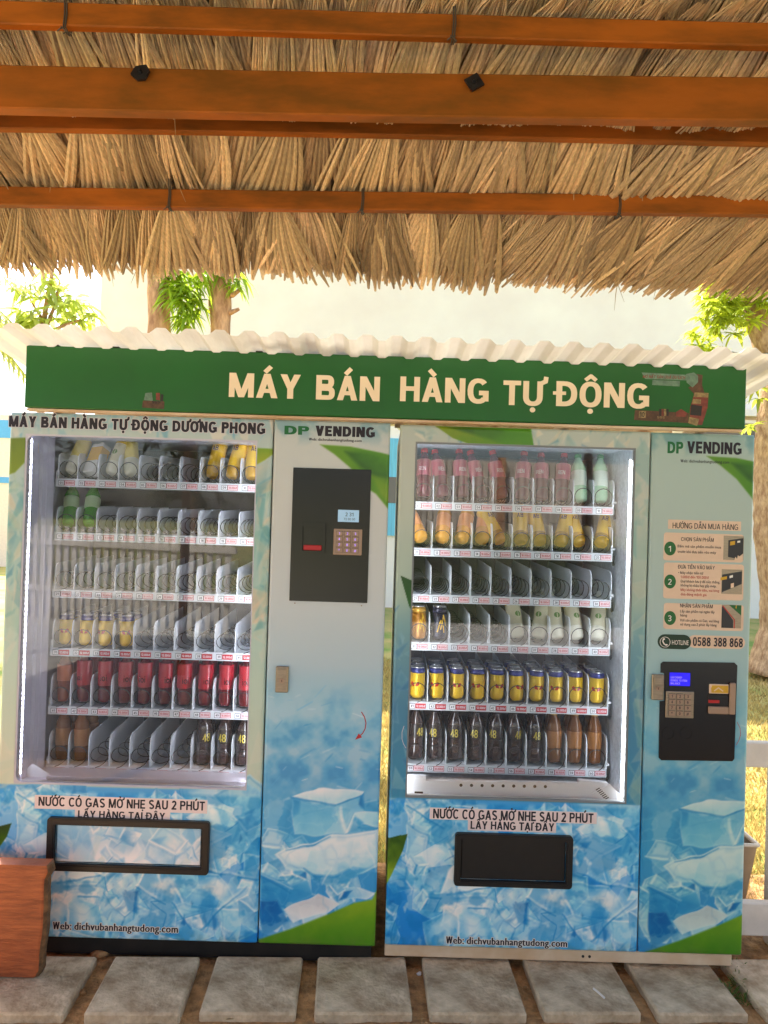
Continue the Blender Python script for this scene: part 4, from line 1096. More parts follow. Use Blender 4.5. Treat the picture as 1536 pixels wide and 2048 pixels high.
# left control panel: a large black plate
a = rect(588, 934, 742, 1207)
a = (-.323, -.049, 1.243, 1.711)
mb = MB(); mb.bbox(*a[:2], Y0 - .003, Y0 - .0003, *a[2:], 0, .001)
for c in ((a[0] + .02, a[2] - .008), (a[1] - .02, a[2] - .010)): mb.plate(ellipse(*c, .0025, .0025, 8), Y0 - .001, .0008, 1)
LP = mb.build('control_panel', [M['dark_gloss'], M['steel']], LC)
d = rect(676, 1020, 718, 1044)
mb = MB(); mb.bbox(d[0] - .003, d[1] + .003, Y0 - .0045, Y0 - .0031, d[2] - .003, d[3] + .003, 1, .0006)
mb.plate([(d[0], d[2]), (d[1], d[2]), (d[1], d[3]), (d[0], d[3])], Y0 - .0052, .0006, 0)
text(mb, '2 31', (d[0] + d[1]) / 2 + .004, d[2] + .020, .013, Y0 - .0054, 2, bold=.03, align='c')
text(mb, '72 00 00', (d[0] + d[1]) / 2 + .004, d[2] + .006, .008, Y0 - .0054, 2, align='c')
mb.build('display', [M['lcd_pale'], M['dark_gloss'], M['darkgrey']], LP)
keypad(LP, rect(667, 1058, 724, 1110), Y0 - .003, 'keysteel', 'keyglow', 'keysteel')
d = rect(600, 1046, 651, 1106)
mb = MB()
mb.ring(rrect(*d, .004), rrect(d[0] + .010, d[1] - .010, d[2] + .008, d[3] - .012, .003), Y0 - .016, .013, 0)
mb.plate([(d[0] + .010, d[2] + .008), (d[1] - .010, d[2] + .008), (d[1] - .010, d[3] - .012), (d[0] + .010, d[3] - .012)], Y0 - .0045, .001, 0)
mb.bbox(d[0] + .014, d[1] - .012, Y0 - .013, Y0 - .0046, d[2] + .010, d[2] + .028, 1, .002)
mb.build('bill_acceptor', [M['dark_gloss'], M['redglow']], LP)

# right control panel: rounded plate, notched for the lock
q = [(1321, 1327), (1326, 1323), (1468, 1325), (1474, 1331), (1468, 1517), (1464, 1522), (1322, 1520), (1317, 1515), (1319, 1402), (1328, 1401), (1328, 1346), (1320.5, 1345)]
mb = MB(); mb.plate([P(*p) for p in q][::-1], Y0 - .003, .0027)
for uu in (1336, 1372):
    c = P(uu, 1466); mb.ring(ellipse(*c, .022, .022, 24), ellipse(*c, .019, .019, 24), Y0 - .0042, .001)
RP = mb.build('control_panel', M['dark_gloss'], RC)
d = rect(1338, 1345, 1379, 1371)
mb = MB(); mb.bbox(d[0] - .003, d[1] + .003, Y0 - .0045, Y0 - .0031, d[2] - .003, d[3] + .003, 1, .0006)
mb.plate([(d[0], d[2]), (d[1], d[2]), (d[1], d[3]), (d[0], d[3])], Y0 - .0052, .0006, 0)
for k, (s_, w_) in enumerate((('LUU CHONSP', .040), ('DONDE TO ITEM', .058), ('BALANCE', .034))):
    text(mb, s_, d[0] + .004, d[3] - .020 - .0105 * k, .0068, Y0 - .0054, 2, width=w_, bold=.05)
mb.build('display', [M['lcd_blue'], M['dark_gloss'], M['lcd_text']], RP)
keypad(RP, rect(1330, 1382, 1386, 1435), Y0 - .003, 'keysteel', 'ink', 'steel')
d = rect(1415, 1364, 1468, 1427)
mb = MB(); w, h = d[1] - d[0], d[3] - d[2]
mb.bbox(d[1] - w * .22, d[1], Y0 - .014, Y0 - .0031, d[2], d[3], 0, .003)
mb.bbox(d[0], d[1] - w * .225, Y0 - .012, Y0 - .0031, d[2], d[2] + h * .24, 0, .003)
mb.bbox(d[0] + .002, d[1] - w * .24, Y0 - .008, Y0 - .0031, d[3] - h * .36, d[3] - h * .06, 1, .002)
mb.plate([(d[0] + .010, d[3] - h * .33), (d[1] - w * .27, d[3] - h * .33), (d[1] - w * .27, d[3] - h * .10), (d[0] + .012, d[3] - h * .10), (d[0] + .008, d[3] - h * .2)], Y0 - .0086, .0005, 2)
cxm = d[0] + w * .36
for s_ in strokes([(cxm - .014, d[3] - h * .27), (cxm, d[3] - h * .17), (cxm + .016, d[3] - h * .27)], .004): mb.plate(s_, Y0 - .0092, .0004, 1)
mb.bbox(d[0] - .001, d[1] - w * .24, Y0 - .006, Y0 - .0031, d[2] + h * .25, d[3] - h * .40, 3, .001)
mb.bbox(d[0], d[0] + w * .42, Y0 - .0085, Y0 - .0062, d[2] + h * .34, d[2] + h * .44, 4, .001)
M['gold'] = mat('yellow_print', C8(206, 160, 30), .5)
mb.build('bill_acceptor', [M['keysteel'], M['sand'], M['gold'], M['dark_gloss'], M['redglow']], RP)

# instruction stickers on the right control door
letters('heading_sticker', RC, [Rp(1336, 1041, 1482, 1060, 0, .001), T('HƯỚNG DẪN MUA HÀNG', 1345, 1047, 1058, 1409, 1, .02, 132)], [M['sand'], M['ink']])
def photo_tile(mb, u0_, v0_, u1_, v1_, kind):
    a = rect(u0_, v0_, u1_, v1_); y = Y0 - .0009; w, h = a[1] - a[0], a[3] - a[2]
    f = lambda x, z: (a[0] + x * w, a[2] + z * h)
    mb.plate([f(0, 0), f(1, 0), f(1, 1), f(0, 1)], y, .0003, 5)
    if kind == 1:
        mb.plate([f(.23, .12), f(.98, .02), f(.98, .92), f(.23, .82)], y - .0002, .0002, 6)
        mb.plate([f(.32, .6), f(.56, .64), f(.56, .8), f(.32, .76)], y - .0004, .0002, 7); mb.plate([f(.68, .72), f(.82, .74), f(.82, .82), f(.68, .8)], y - .0004, .0002, 8)
        mb.plate([f(.55, .0), f(.98, 0), f(.98, .28), f(.8, .16), f(.72, .2), f(.68, .05), f(.6, .14)], y - .0005, .0002, 0)
    if kind == 2:
        mb.plate([f(.02, .06), f(.98, .42), f(.98, .94), f(.02, .78)], y - .0002, .0002, 6)
        mb.plate([f(-.06, .54), f(.25, .60), f(.25, .72), f(-.06, .66)], y - .0004, .0002, 7); mb.plate([f(.38, .64), f(.54, .68), f(.54, .78), f(.38, .74)], y - .0004, .0002, 8)
        mb.plate([f(.45, .24), f(.6, .28), f(.6, .46), f(.45, .42)], y - .0004, .0002, 0)
    if kind == 3:
        mb.plate([f(0, 0), f(.6, 0), f(.6, .34), f(.05, .95), f(0, .9)], y - .0002, .0002, 6)
        for s_ in strokes([f(.05, .95), f(.66, .36), f(.66, 0)], .0035): mb.plate(s_, y - .0004, .0002, 4)
        mb.plate([f(.36, 1), f(1, .55), f(1, 1)], y - .0002, .0002, 3); mb.plate([f(.70, .9), f(.74, .82), f(.76, 1), f(.72, 1)], y - .0004, .0002, 7)
M['greenspot'] = mat('green_disc', C8(24, 98, 40), .5)
def step_card(v0, v1, n, title, tu, tw, rows, tile, tk, um=1405):
    def f(mb):
        Rp(1327, v0, 1487, v1, 0, .010)(mb)
        c = P(1340, (v0 + v1) / 2 + (2 if n != '2' else 0)); mb.plate(ellipse(*c, .0205, .0245, 32), Y0 - .0008, .0003, 3)
        text(mb, n, c[0], c[1] - .011, .020, Y0 - .0011, 8, bold=.01, align='c')
        tz = P(um, tile[4])[1]
        T(title, tu, tile[4] - 7.5, tile[4], um, 1, .025, tw)(mb)
        for (s_, u, vb, w_, m_) in rows:
            T(s_, u, vb - 5.2, vb, um, m_, .035, w_)(mb)
        photo_tile(mb, *tile[:4], tk)
    letters('instruction_card', RC, [f], [M['sand'], M['ink'], M['ink'], M['greenspot'], M['inkred'], M['steel'], M['darkgrey'], M['gold'], M['white']])
step_card(1067, 1123, '1', 'CHỌN SẢN PHẨM', 1362, 66, [('Bấm mã sản phẩm muốn mua', 1355, 1096, 87, 1), ('trước khi đưa tiền vào máy', 1355, 1107, 77, 1)], (1447, 1072, 1487, 1120, 1083), 1)
step_card(1127, 1199, '2', 'ĐƯA TIỀN VÀO MÁY', 1356, 74, [('• Máy nhận tiền từ', 1356, 1149, 50, 1), ('1.000đ đến 100.000đ', 1361, 1157.5, 56, 4), ('Quý khách lưu ý để tiền thẳng,', 1361, 1166, 79, 1),
    ('không bị nhàu hay gấp mép.', 1361, 1174, 72, 1), ('Máy không thối tiền, vui lòng', 1361, 1183, 77, 4), ('đưa đúng mệnh giá', 1361, 1192, 52, 4)], (1443, 1139, 1484, 1188, 1138.5), 2)
step_card(1208, 1260, '3', 'NHẬN SẢN PHẨM', 1360, 66, [('Lấy sản phẩm tại ngăn lấy', 1360, 1226, 69, 1), ('hàng', 1360, 1234, 14, 1), ('Với sản phẩm có Gas, vui lòng', 1360, 1244, 78, 1), ('sử dụng sau 2 phút lấy hàng', 1360, 1252, 73, 1)], (1443, 1210, 1482, 1256, 1216), 3)
def hot(mb):
    Rp(1376, 1271.5, 1490, 1297, 0, .022, Y0 - .0004, .0003)(mb); Rp(1315, 1269, 1382, 1298, 1, .0255, Y0 - .0009, .0004)(mb)
    c = P(1330, 1284); mb.ring(ellipse(*c, .0185, .0185, 28), ellipse(*c, .0168, .0168, 28), Y0 - .0013, .0003, 2)
    for s_ in strokes([(c[0] - .006, c[1] + .011), (c[0] - .0085, c[1] + .003), (c[0] - .004, c[1] - .006), (c[0] + .003, c[1] - .0105)], .0042): mb.plate(s_, Y0 - .0014, .0002, 2)
    for q_ in ((-.0045, .0105), (.0050, -.0095)): mb.plate(ellipse(c[0] + q_[0], c[1] + q_[1], .004, .003, 10), Y0 - .0017, .0002, 2)
    T('HOTLINE', 1343, 1280.5, 1289.5, 1360, 2, .0, 34, y=Y0 - .0014)(mb)
    T('0588 388 868', 1385.5, 1275.5, 1293, 1436, 3, .06, 101, y=Y0 - .0014)(mb)
letters('hotline_sticker', RC, [hot], [M['sand'], M['inkdkgreen'], M['white'], M['ink']])

# ------------------------------------------------------------------ green sign board on top of the machines
SG = thing('sign_board', 'long green sign board with cream letters lying on top of both machines', 'sign', (0, 2.57, 1.886))
SG_off = Vector((0, 2.57, 1.886))
def sp(o):
    o.location = -SG_off; return o
mb = MB(); mb.bbox(-1.255, 1.24, 2.556, 2.592, 1.889, 2.104, 0, .0025); sp(mb.build('board', M['signgreen'], SG))
mb = MB()
mb.box(-1.250, 1.235, 2.565, 2.60, 1.8792, 1.8868, 0)
for x in (-1.18, -.55, .03, .62, 1.10): mb.bbox(x, x + .03, 2.60, 2.75, 1.8792, 1.896, 0, .001)
sp(mb.build('mounting_rail', M['rustbar'], SG))
for s_, u, w_, va, vb, um in (('MÁY', 459, 148, 747.5, 796, 530), ('BÁN', 633, 132, 752, 801, 700), ('HÀNG', 801, 182, 755.5, 805, 890), ('TỰ', 1007, 84, 762, 811, 1050), ('ĐỘNG', 1113, 191, 765, 815, 1210)):
    mb = MB(); zt, zb = P(um, va, 2.556)[1], P(um, vb, 2.556)[1]
    text(mb, s_, P(u, va, 2.556)[0], zb, zt - zb, 2.5552, 0, width=w_ * 2.556 / FPX, bold=.08)
    sp(mb.build('lettering', M['signletter'], SG))
M['adbrown'] = mat('faded_brown_print', C8(92, 62, 40), .5, var=.4, vscale=60); M['adgrey'] = mat('faded_grey_print', C8(104, 132, 112), .5, var=.3, vscale=50)
M['adred'] = mat('faded_red_print', C8(128, 60, 46), .5, var=.3, vscale=60); M['addark'] = mat('faded_dark_print', C8(40, 34, 30), .5); M['adtan'] = mat('faded_tan_print', C8(150, 128, 84), .5, var=.4, vscale=80)
mb = MB(); Q = lambda u, v: P(u, v, 2.556)
def pl(pts, k, m): mb.plate([Q(*p) for p in pts][::-1], 2.5556 - .0002 * k, .0002, m)
pl([(1283, 745), (1378, 750), (1376, 761), (1290, 758)], 1, 1); pl([(1305, 760), (1360, 762), (1359, 773), (1304, 770)], 1, 1)
z = Q(1330, 757)[1]; text(mb, 'MÓ HẤT SẢN QUÀ DU LỊCH', Q(1285, 757)[0], z, .010, 2.5550, 3, width=.147, bold=.05, slant=.2)
pl([(1372, 748), (1388, 745), (1396, 752), (1396, 764), (1385, 775), (1373, 765)], 2, 1); pl([(1393, 748), (1405, 750), (1404, 770), (1410, 790), (1388, 788), (1376, 775), (1393, 768)], 1, 0)
pl([(1389, 785), (1417, 786), (1415, 815), (1404, 850), (1378, 848), (1380, 815)], 3, 3); pl([(1389, 785), (1417, 786), (1416, 795), (1387, 794)], 4, 4)
pl([(1382, 809), (1404, 812), (1402, 832), (1380, 830)], 4, 2); pl([(1386, 798), (1402, 799), (1401, 808), (1384, 807)], 5, 4); pl([(1378, 834), (1398, 838), (1394, 852), (1376, 846)], 5, 4)
pl([(1270, 820), (1378, 826), (1376, 846), (1268, 840)], 1, 0); pl([(1278, 822), (1292, 822), (1291, 836), (1277, 836)], 4, 4)
z = Q(1284, 834)[1]; text(mb, '10', Q(1279, 834)[0], z, .017, 2.5544, 2, width=.018, bold=.05)
for u in (1318, 1323, 1328, 1333): pl([(u, 818), (u + 4, 818), (u + 4, 832), (u, 832)], 4, [2, 3, 4, 2][(u - 1318) // 5])
z = Q(1325, 837)[1]; text(mb, '555', Q(1314, 837)[0], z, .007, 2.5544, 4, width=.028, bold=.04)
pl([(1352, 824), (1362, 818), (1374, 826), (1370, 834), (1352, 833)], 4, 3)
sp(mb.build('advert_sticker', [M['adbrown'], M['adgrey'], M['addark'], M['adred'], M['adtan']], SG))
mb = MB()
pl([(286, 801), (329, 803), (328, 818), (284, 815)], 1, 0); pl([(291, 786), (304, 785), (306, 802), (288, 800)], 2, 1)
pl([(312, 786), (320, 786), (320, 801), (312, 800)], 2, 3); pl([(322, 788), (327, 789), (326, 803), (321, 802)], 2, 2)
z = Q(312, 807)[1]; text(mb, '555', Q(304, 807)[0], z, .0085, 2.5550, 2, width=.029, bold=.06)
sp(mb.build('advert_sticker', [M['adbrown'], M['adgrey'], M['addark'], M['adred'], M['adtan']], SG))
for u, v in ((110, 694), (231, 700), (518, 705)): 
    mb = MB(); c = Q(u, v); mb.bbox(c[0] - .012, c[0] + .012, 2.556, 2.575, 2.1046, 2.1085, 0, .001); sp(mb.build('fixing_clip', M['dark'], SG))

# ------------------------------------------------------------------ goods
MM = {}
def gm(name, rgb, rough=.22, **k):
    if name not in MM: MM[name] = mat(name, C8(*rgb), rough, **k)
    return MM[name]
def bottle(name, label, cat, body, lab, cap, H=.20, r=.0285, lobes=5, square=False, mark=None, group=None, labz=(.30, .62)):
    root = thing(name, label, cat, (0, 0, 0), group)
    s = H / .2
    prof = [(.0, .004), (.016, .002), (.024, .006), (.0275, .016), (.0285, .035), (.0285, .055), (.0268, .064), (.0285, .073), (.0285, .118), (.0272, .128), (.0285, .136), (.024, .152), (.017, .168), (.0125, .178), (.0120, .186)]
    mb = MB(); mb.lathe([(a * r / .0285, b * s) for a, b in prof], 20, 0, lobes, .035 * s); o = mb.build('body', body, root, smooth=True)
    mb = MB(); z0, z1 = labz[0] * H, labz[1] * H; q = r + .0006
    mb.lathe([(q * .985, z0), (q, z0 + .002), (q, z1 - .002), (q * .985, z1)], 24)
    lo = mb.build('label', lab, root, smooth=True)
    mb = MB(); mb.lathe([(.0138, .183 * s), (.0142, .185 * s), (.0142, .197 * s), (.0125, .2 * s), (0.001, .2 * s)], 16); mb.build('cap', cap, root, smooth=True)
    if mark: mark(root, r, H)
    return root
def curved_text(root, s, zc, h, r, m, w, bold=.05, name='print'):
    mb = MB(); text(mb, s, 0, zc - h / 2, h, 0, 0, width=w, bold=bold, align='c', step=0)
    nv = []
    for k, (x, y, z) in enumerate(mb.v):
        th = x / r; rr = r + .0010 + .00004 * (k % 7 == 0)
        nv.append((rr * math.sin(th), -rr * math.cos(th), z))
    mb.v = nv
    o = mb.build(name, m, root)
def can(name, label, cat, body, band, group=None, H=.120, r=.0284, emblem=None):
    root = thing(name, label, cat, (0, 0, 0), group)
    mb = MB(); mb.lathe([(.018, 0), (.022, .001), (r * .97, .010), (r, .014), (r, H * .80)], 24); mb.build('body', body, root, smooth=True)
    mb = MB(); mb.lathe([(r, H * .80 + .0002), (r, H - .016), (r * .90, H - .006)], 24); mb.build('top_band', band, root, smooth=True)
    mb = MB(); mb.lathe([(r * .90, H - .0058), (r * .93, H - .003), (r * .91, H), (r * .86, H - .001), (r * .84, H - .004), (.001, H - .004)], 24)
    mb.build('lid', gm('can_aluminium', (196, 196, 198), .25, metal=.9), root, smooth=True)
    if emblem: emblem(root, r, H)
    return root
def bull_emblem(root, r, H):
    mb = MB()
    for sx in (-1, 1):
        p = [(sx * .002, .046), (sx * .012, .048), (sx * .017, .056), (sx * .013, .064), (sx * .006, .060), (sx * .003, .054)]
        if sx < 0: p = p[::-1]
        mb.add([((r + .0012) * math.sin(a / r), -(r + .0012) * math.cos(a / r), b) for a, b in p], [tuple(range(6))], 0)
    p = [(.007 * math.cos(2 * math.pi * k / 12), .056 + .007 * math.sin(2 * math.pi * k / 12)) for k in range(12)]
    mb.add([((r + .0008) * math.sin(a / r), -(r + .0008) * math.cos(a / r), b) for a, b in p], [tuple(range(12))], 1)
    mb.build('emblem', [gm('emblem_red', (190, 40, 30)), gm('emblem_gold', (240, 210, 70))], root)
def gold_streaks(root, r, H):
    mb = MB()
    for k, (a, z0, z1, da) in enumerate(((-.018, .03, .075, .012), (-.006, .04, .09, .010), (.008, .028, .07, -.01), (.016, .05, .095, -.014))):
        q = strokes([(a, z0), (a + da * .4, (z0 + z1) / 2), (a + da, z1)], .0045)
        for s_ in q: mb.add([((r + .0008 + .0001 * k) * math.sin(x / r), -(r + .0008 + .0001 * k) * math.cos(x / r), z) for x, z in s_], [(0, 1, 2, 3)])
    mb.build('print', gm('gold_ink', (214, 168, 50)), root)
SHW = {'l': 'left', 'r': 'right'}
protos = {}
def ensure(kind):
    if kind in protos: return protos[kind]
    g = None
    dark = gm('cola_brown', (56, 36, 30), .08, spec=.9); ck = gm('cap_black', (34, 30, 30), .4)
    if kind == 'red': o = bottle('drink_bottle', '', 'bottle', gm('red_drink', (92, 12, 20), .12), gm('red_wrap', (160, 18, 34), .3), gm('cap_red', (180, 28, 34), .4), mark=lambda R_, r, H: curved_text(R_, 'ioi', H * .5, .026, r, gm('dark_print', (40, 20, 24)), .026, .02), labz=(.34, .80))
    if kind == 'cola': o = bottle('drink_bottle', '', 'bottle', dark, gm('cola_wrap', (48, 38, 34), .2), ck, mark=lambda R_, r, H: curved_text(R_, '48', H * .53, .030, r, gm('yellow_print', (196, 176, 70)), .030, .03), labz=(.42, .68))
    if kind == 'tea': o = bottle('drink_bottle', '', 'bottle', gm('tea_amber', (112, 66, 26), .1), gm('tea_wrap', (150, 96, 44), .3), gm('cap_gold', (180, 140, 60), .4))
    if kind == 'redtea': o = bottle('drink_bottle', '', 'bottle', gm('red_tea', (120, 50, 26), .12), gm('tea_paper', (172, 92, 52), .35), gm('cap_red', (180, 28, 34), .4), labz=(.42, .72))
    if kind == 'orange': o = bottle('drink_bottle', '', 'bottle', gm('orange_drink', (222, 156, 60), .2), gm('orange_wrap', (228, 150, 84), .35), gm('cap_orange', (224, 140, 50), .4), lobes=0)
    if kind == 'yellow': o = bottle('drink_bottle', '', 'bottle', gm('amber_drink', (176, 132, 24), .18), gm('yellow_wrap', (222, 178, 26), .32), gm('cap_yellow', (214, 168, 30), .4), lobes=0, mark=lambda R_, r, H: curved_text(R_, 'AB', H * .60, .022, r, gm('violet_print', (70, 50, 90)), .026, .05), labz=(.22, .80))
    if kind == 'milk': o = bottle('milk_bottle', '', 'bottle', gm('milk_white', (226, 222, 204), .3), gm('milk_wrap', (214, 206, 176), .35), gm('cap_white', (232, 230, 224), .4), lobes=0, mark=lambda R_, r, H: milkmark(R_, r, H), labz=(.25, .62))
    if kind == 'milky': o = bottle('milk_bottle', '', 'bottle', gm('milk_white', (226, 222, 204), .3), gm('milk_yellow_wrap', (226, 206, 110), .35), gm('cap_yellow2', (222, 190, 70), .4), lobes=0, labz=(.34, .74))
    if kind == 'green': o = bottle('drink_bottle', '', 'bottle', gm('green_drink', (66, 150, 40), .2), gm('pale_green_wrap', (170, 196, 150), .35), gm('cap_green', (40, 130, 50), .4), lobes=0, labz=(.36, .62))
    if kind == 'palegreen': o = bottle('drink_bottle', '', 'bottle', gm('pale_green', (164, 206, 170), .2), gm('white_green_wrap', (206, 222, 208), .35), gm('cap_green', (40, 130, 50), .4), lobes=0)
    if kind == 'darkred': o = bottle('drink_bottle', '', 'bottle', gm('dark_red_drink', (92, 30, 50), .12), gm('dark_red_wrap', (150, 52, 84), .3), gm('cap_red', (180, 28, 34), .4), mark=lambda R_, r, H: curved_text(R_, 'REN', H * .55, .016, r, gm('pale_print', (210, 190, 196)), .028, .03), labz=(.42, .75))
    if kind == 'goldcan': o = can('drink_can', '', 'can', gm('can_yellow', (226, 182, 28), .28, metal=.25), gm('can_blue', (44, 48, 112), .28, metal=.3), emblem=bull_emblem)
    if kind == 'tigercan': o = can('drink_can', '', 'can', gm('can_bronze', (170, 112, 36), .28, metal=.35), gm('can_gold', (196, 146, 60), .28, metal=.4), emblem=gold_streaks, H=.128)
    if kind == 'darkcan': o = can('drink_can', '', 'can', gm('can_navy', (34, 32, 54), .28, metal=.2), gm('can_navy2', (46, 44, 66), .28, metal=.3), emblem=gold_streaks, H=.128)
    if kind == 'carton':
        o = thing('milk_carton', '', 'carton'); mb = MB(); mb.bbox(-.028, .028, -.022, .022, 0, .13, 0, .002); mb.build('body', gm('carton_white', (232, 230, 232), .4), o)
        mb = MB(); mb.bbox(-.0285, .0285, -.0225, .0225, .05, .115, 0, .002); mb.build('label', gm('carton_yellow', (226, 178, 70), .4), o)
        mb = MB(); mb.lathe([(.011, .13), (.011, .142), (.001, .142)], 12); mb.build('cap', gm('cap_white', (232, 230, 224), .4), o, smooth=True)
    protos[kind] = [o, False]
    return protos[kind]
def milkmark(root, r, H):
    mb = MB(); q = r + .0012
    p = [(.012 * math.cos(2 * math.pi * k / 10), .088 + .011 * math.sin(2 * math.pi * k / 10)) for k in range(10)]
    mb.add([(q * math.sin(a / r), -q * math.cos(a / r), b) for a, b in p], [tuple(range(10))], 0)
    mb.lathe([(.0292, .128), (.0298, .130), (.0255, .150), (.021, .160)], 20, 1)
    mb.build('print', [gm('print_green', (120, 150, 90)), gm('print_yellow', (222, 190, 80))], root)
DESC = {'red': 'red labelled bottle', 'cola': 'dark cola bottle', 'tea': 'amber tea bottle', 'redtea': 'brownish red tea bottle', 'orange': 'orange juice bottle', 'yellow': 'golden yellow bottle',
        'milk': 'white milk drink bottle', 'milky': 'white bottle with yellow label', 'green': 'green tea bottle', 'palegreen': 'pale green bottle', 'darkred': 'dark red drink bottle',
        'goldcan': 'yellow energy drink can', 'tigercan': 'bronze and gold can', 'darkcan': 'navy and gold can', 'carton': 'white and yellow carton'}
def put(kind, side, r, i, depth=0, tilt=0.):
    pr = ensure(kind)
    rad = .0285; zf = floor_z(side, r) + .0075
    t = R(tilt)
    y = YS + .012 + .036 + .072 * depth + random.uniform(-.004, .004)
    x = lane_x(side, i) + random.uniform(-.0025, .0025)
    z = zf
    if tilt: y = YS + .020 + rad * math.cos(t) + random.uniform(-.004, .006); z = zf + rad * math.sin(t) + .001
    rot = (-t + R(random.uniform(-2, 2) if tilt else 0), R(random.uniform(-5, 5) if tilt else random.uniform(-1.6, 1.6)), R(random.uniform(-34, 34)))
    if depth == 0:
        lab = f"{DESC[kind]} in the {ORD[i]} lane, {ORD[r]} shelf of the {SHW[side]} machine"
    else:
        lab = f"{DESC[kind]} {'behind the front one' if depth == 1 else 'third from the front'} in the {ORD[i]} lane, {ORD[r]} shelf, {SHW[side]} machine"
    g = f"{'cans' if 'can' in kind and kind != 'carton' else 'bottles'} on the {ORD[r]} shelf of the {SHW[side]} machine"
    if not pr[1]:
        o = pr[0]; o.location = (x, y, z); o.rotation_euler = rot; o['label'] = lab; o['group'] = g; pr[1] = True
    else: dup(pr[0], (x, y, z), rot, lab, g)
for i, k in ((0, 'milky'), (1, 'carton'), (2, 'milk'), (3, 'milky')): put(k, 'l', 0, i, tilt=26)
for i in (7, 8, 9): put('yellow', 'l', 0, i, tilt=24)
for i in (0, 1): put('green', 'l', 1, i, tilt=34)
for i in range(4):
    put('goldcan', 'l', 3, i); put('goldcan', 'l', 3, i, 1)
for i in range(10):
    k = 'redtea' if i == 0 else 'red'
    put(k, 'l', 4, i); put(k, 'l', 4, i, 1)
for i in (0, 1): put('tea', 'l', 5, i); put('tea', 'l', 5, i, 1)
for i in (7, 8, 9): put('cola', 'l', 5, i); put('cola', 'l', 5, i, 1)
for i in range(8): put('darkred', 'r', 0, i, tilt=18)
for i in (8, 9): put('palegreen', 'r', 0, i, tilt=18)
for i in range(4): put('orange', 'r', 1, i, tilt=42)
for i in range(4, 10): put('yellow', 'r', 1, i, tilt=42)
put('tigercan', 'r', 3, 0); put('darkcan', 'r', 3, 1)
for i in range(5, 10): put('milk', 'r', 3, i, tilt=26)
for i in range(10):
    for d in range(3): put('goldcan', 'r', 4, i, d)
for i in range(7): put('cola', 'r', 5, i); put('cola', 'r', 5, i, 1)
for i in range(7, 10): put('tea', 'r', 5, i); put('tea', 'r', 5, i, 1)

# ------------------------------------------------------------------ corrugated awning over the machines
AW = thing('corrugated_awning', 'pale translucent corrugated roof sheet above the green sign board', 'awning', (0, 2.4, 2.1))
AO = Vector((0, 2.4, 2.1))
def ap(o): o.location = -AO; return o
mb = MB(); per = .0955; xa, xb = -1.37, 1.335; prof = []
x = xa
while x < xb:
    for dx, dz in ((0, 0), (.019, 0), (.023, .0012), (.041, .0165), (.045, .018), (.071, .018), (.075, .0165), (.092, .0012)): prof.append((x + dx, dz))
    x += per
ys = [2.385, 2.45, 2.55, 2.75, 3.0, 3.3, 3.62]
r_ = random.Random(3)
for y in ys:
    for (px_, dz) in prof: mb.v.append((px_, y + (r_.uniform(-.0015, .0015) if y == ys[0] else 0), 2.119 - .112 * (y - 2.385) + dz - .009 * (px_ + 1.2) / 2.5))
n = len(prof)
for j in range(len(ys) - 1):
    for i in range(n - 1): mb.f.append((j * n + i, j * n + i + 1, (j + 1) * n + i + 1, (j + 1) * n + i)); mb.m.append(0)
ap(mb.build('sheet', M['awning'], AW))
for x in (-1.20, 1.20):
    mb = MB(); mb.bbox(x - .02, x + .02, 3.44, 3.48, -.06, 1.980, 0, .002); ap(mb.build('support_post', M['cream'], AW))
mb = MB(); mb.bbox(-1.36, 1.33, 3.44, 3.48, 1.981, 1.993, 0, .001); ap(mb.build('purlin', M['cream'], AW))

# ------------------------------------------------------------------ thatched roof with painted beams
TR = thing('thatched_roof', 'palm thatch roof on orange painted beams across the top of the picture', 'roof', (0, 0, 0))
SL = .43
def zr(y): return 2.245 + SL * (2.15 - y)
ca = math.atan(SL)
def bar(name, y, z, h, d, m, x0=-4.55, x1=5.4, rot=R(-.55)):
    mb = MB(); mb.bbox(x0, x1, 0, d, 0, h, 0, .0025)
    # slightly bowed so that the edge is not ruler straight
    mb.v = [(a, b + .004 * math.sin(a * 1.3 + y * 9), c + .004 * math.sin(a * 1.7 + y * 20)) for a, b, c in mb.v]
    o = mb.build(name, M[m], TR); o.location = (0, y, z); o.rotation_euler = (0, rot, 0); return o
def barx(name, y, z, h, d, m, rot=R(-.55), n=24, x0=-4.55, x1=5.4):
    mb = MB(); vs = []; fs = []
    for i in range(n + 1):
        x = x0 + (x1 - x0) * i / n
        oy, oz = .003 * math.sin(x * 1.3 + y * 9), .003 * math.sin(x * 1.9 + y * 20)
        c = .0025
        for (b, e) in ((0, c), (c, 0), (d - c, 0), (d, c), (d, h - c), (d - c, h), (c, h), (0, h - c)): vs.append((x, b + oy, e + oz))
    for i in range(n):
        for q in range(8): fs.append((i * 8 + q, (i + 1) * 8 + q, (i + 1) * 8 + (q + 1) % 8, i * 8 + (q + 1) % 8))
    fs.append(tuple(range(8))); fs.append(tuple(n * 8 + q for q in range(7, -1, -1)))
    mb.add(vs, fs); o = mb.build(name, M[m], TR); o.location = (0, y, z); o.rotation_euler = (0, rot, 0); return o
barx('purlin', 1.43, 2.482, .046, .021, 'beam2', R(-.4)); barx('beam', 1.50, 2.366, .089, .031, 'beam', R(-.85)); barx('purlin', 1.67, 2.4095, .044, .022, 'beam2', R(-.6)); barx('purlin', 1.86, 2.321, .046, .026, 'beam2', R(-.8))
for y in (1.12, .78, .44, .1, -.24): barx('purlin', y, zr(y) - .055, .046, .024, 'beam2')
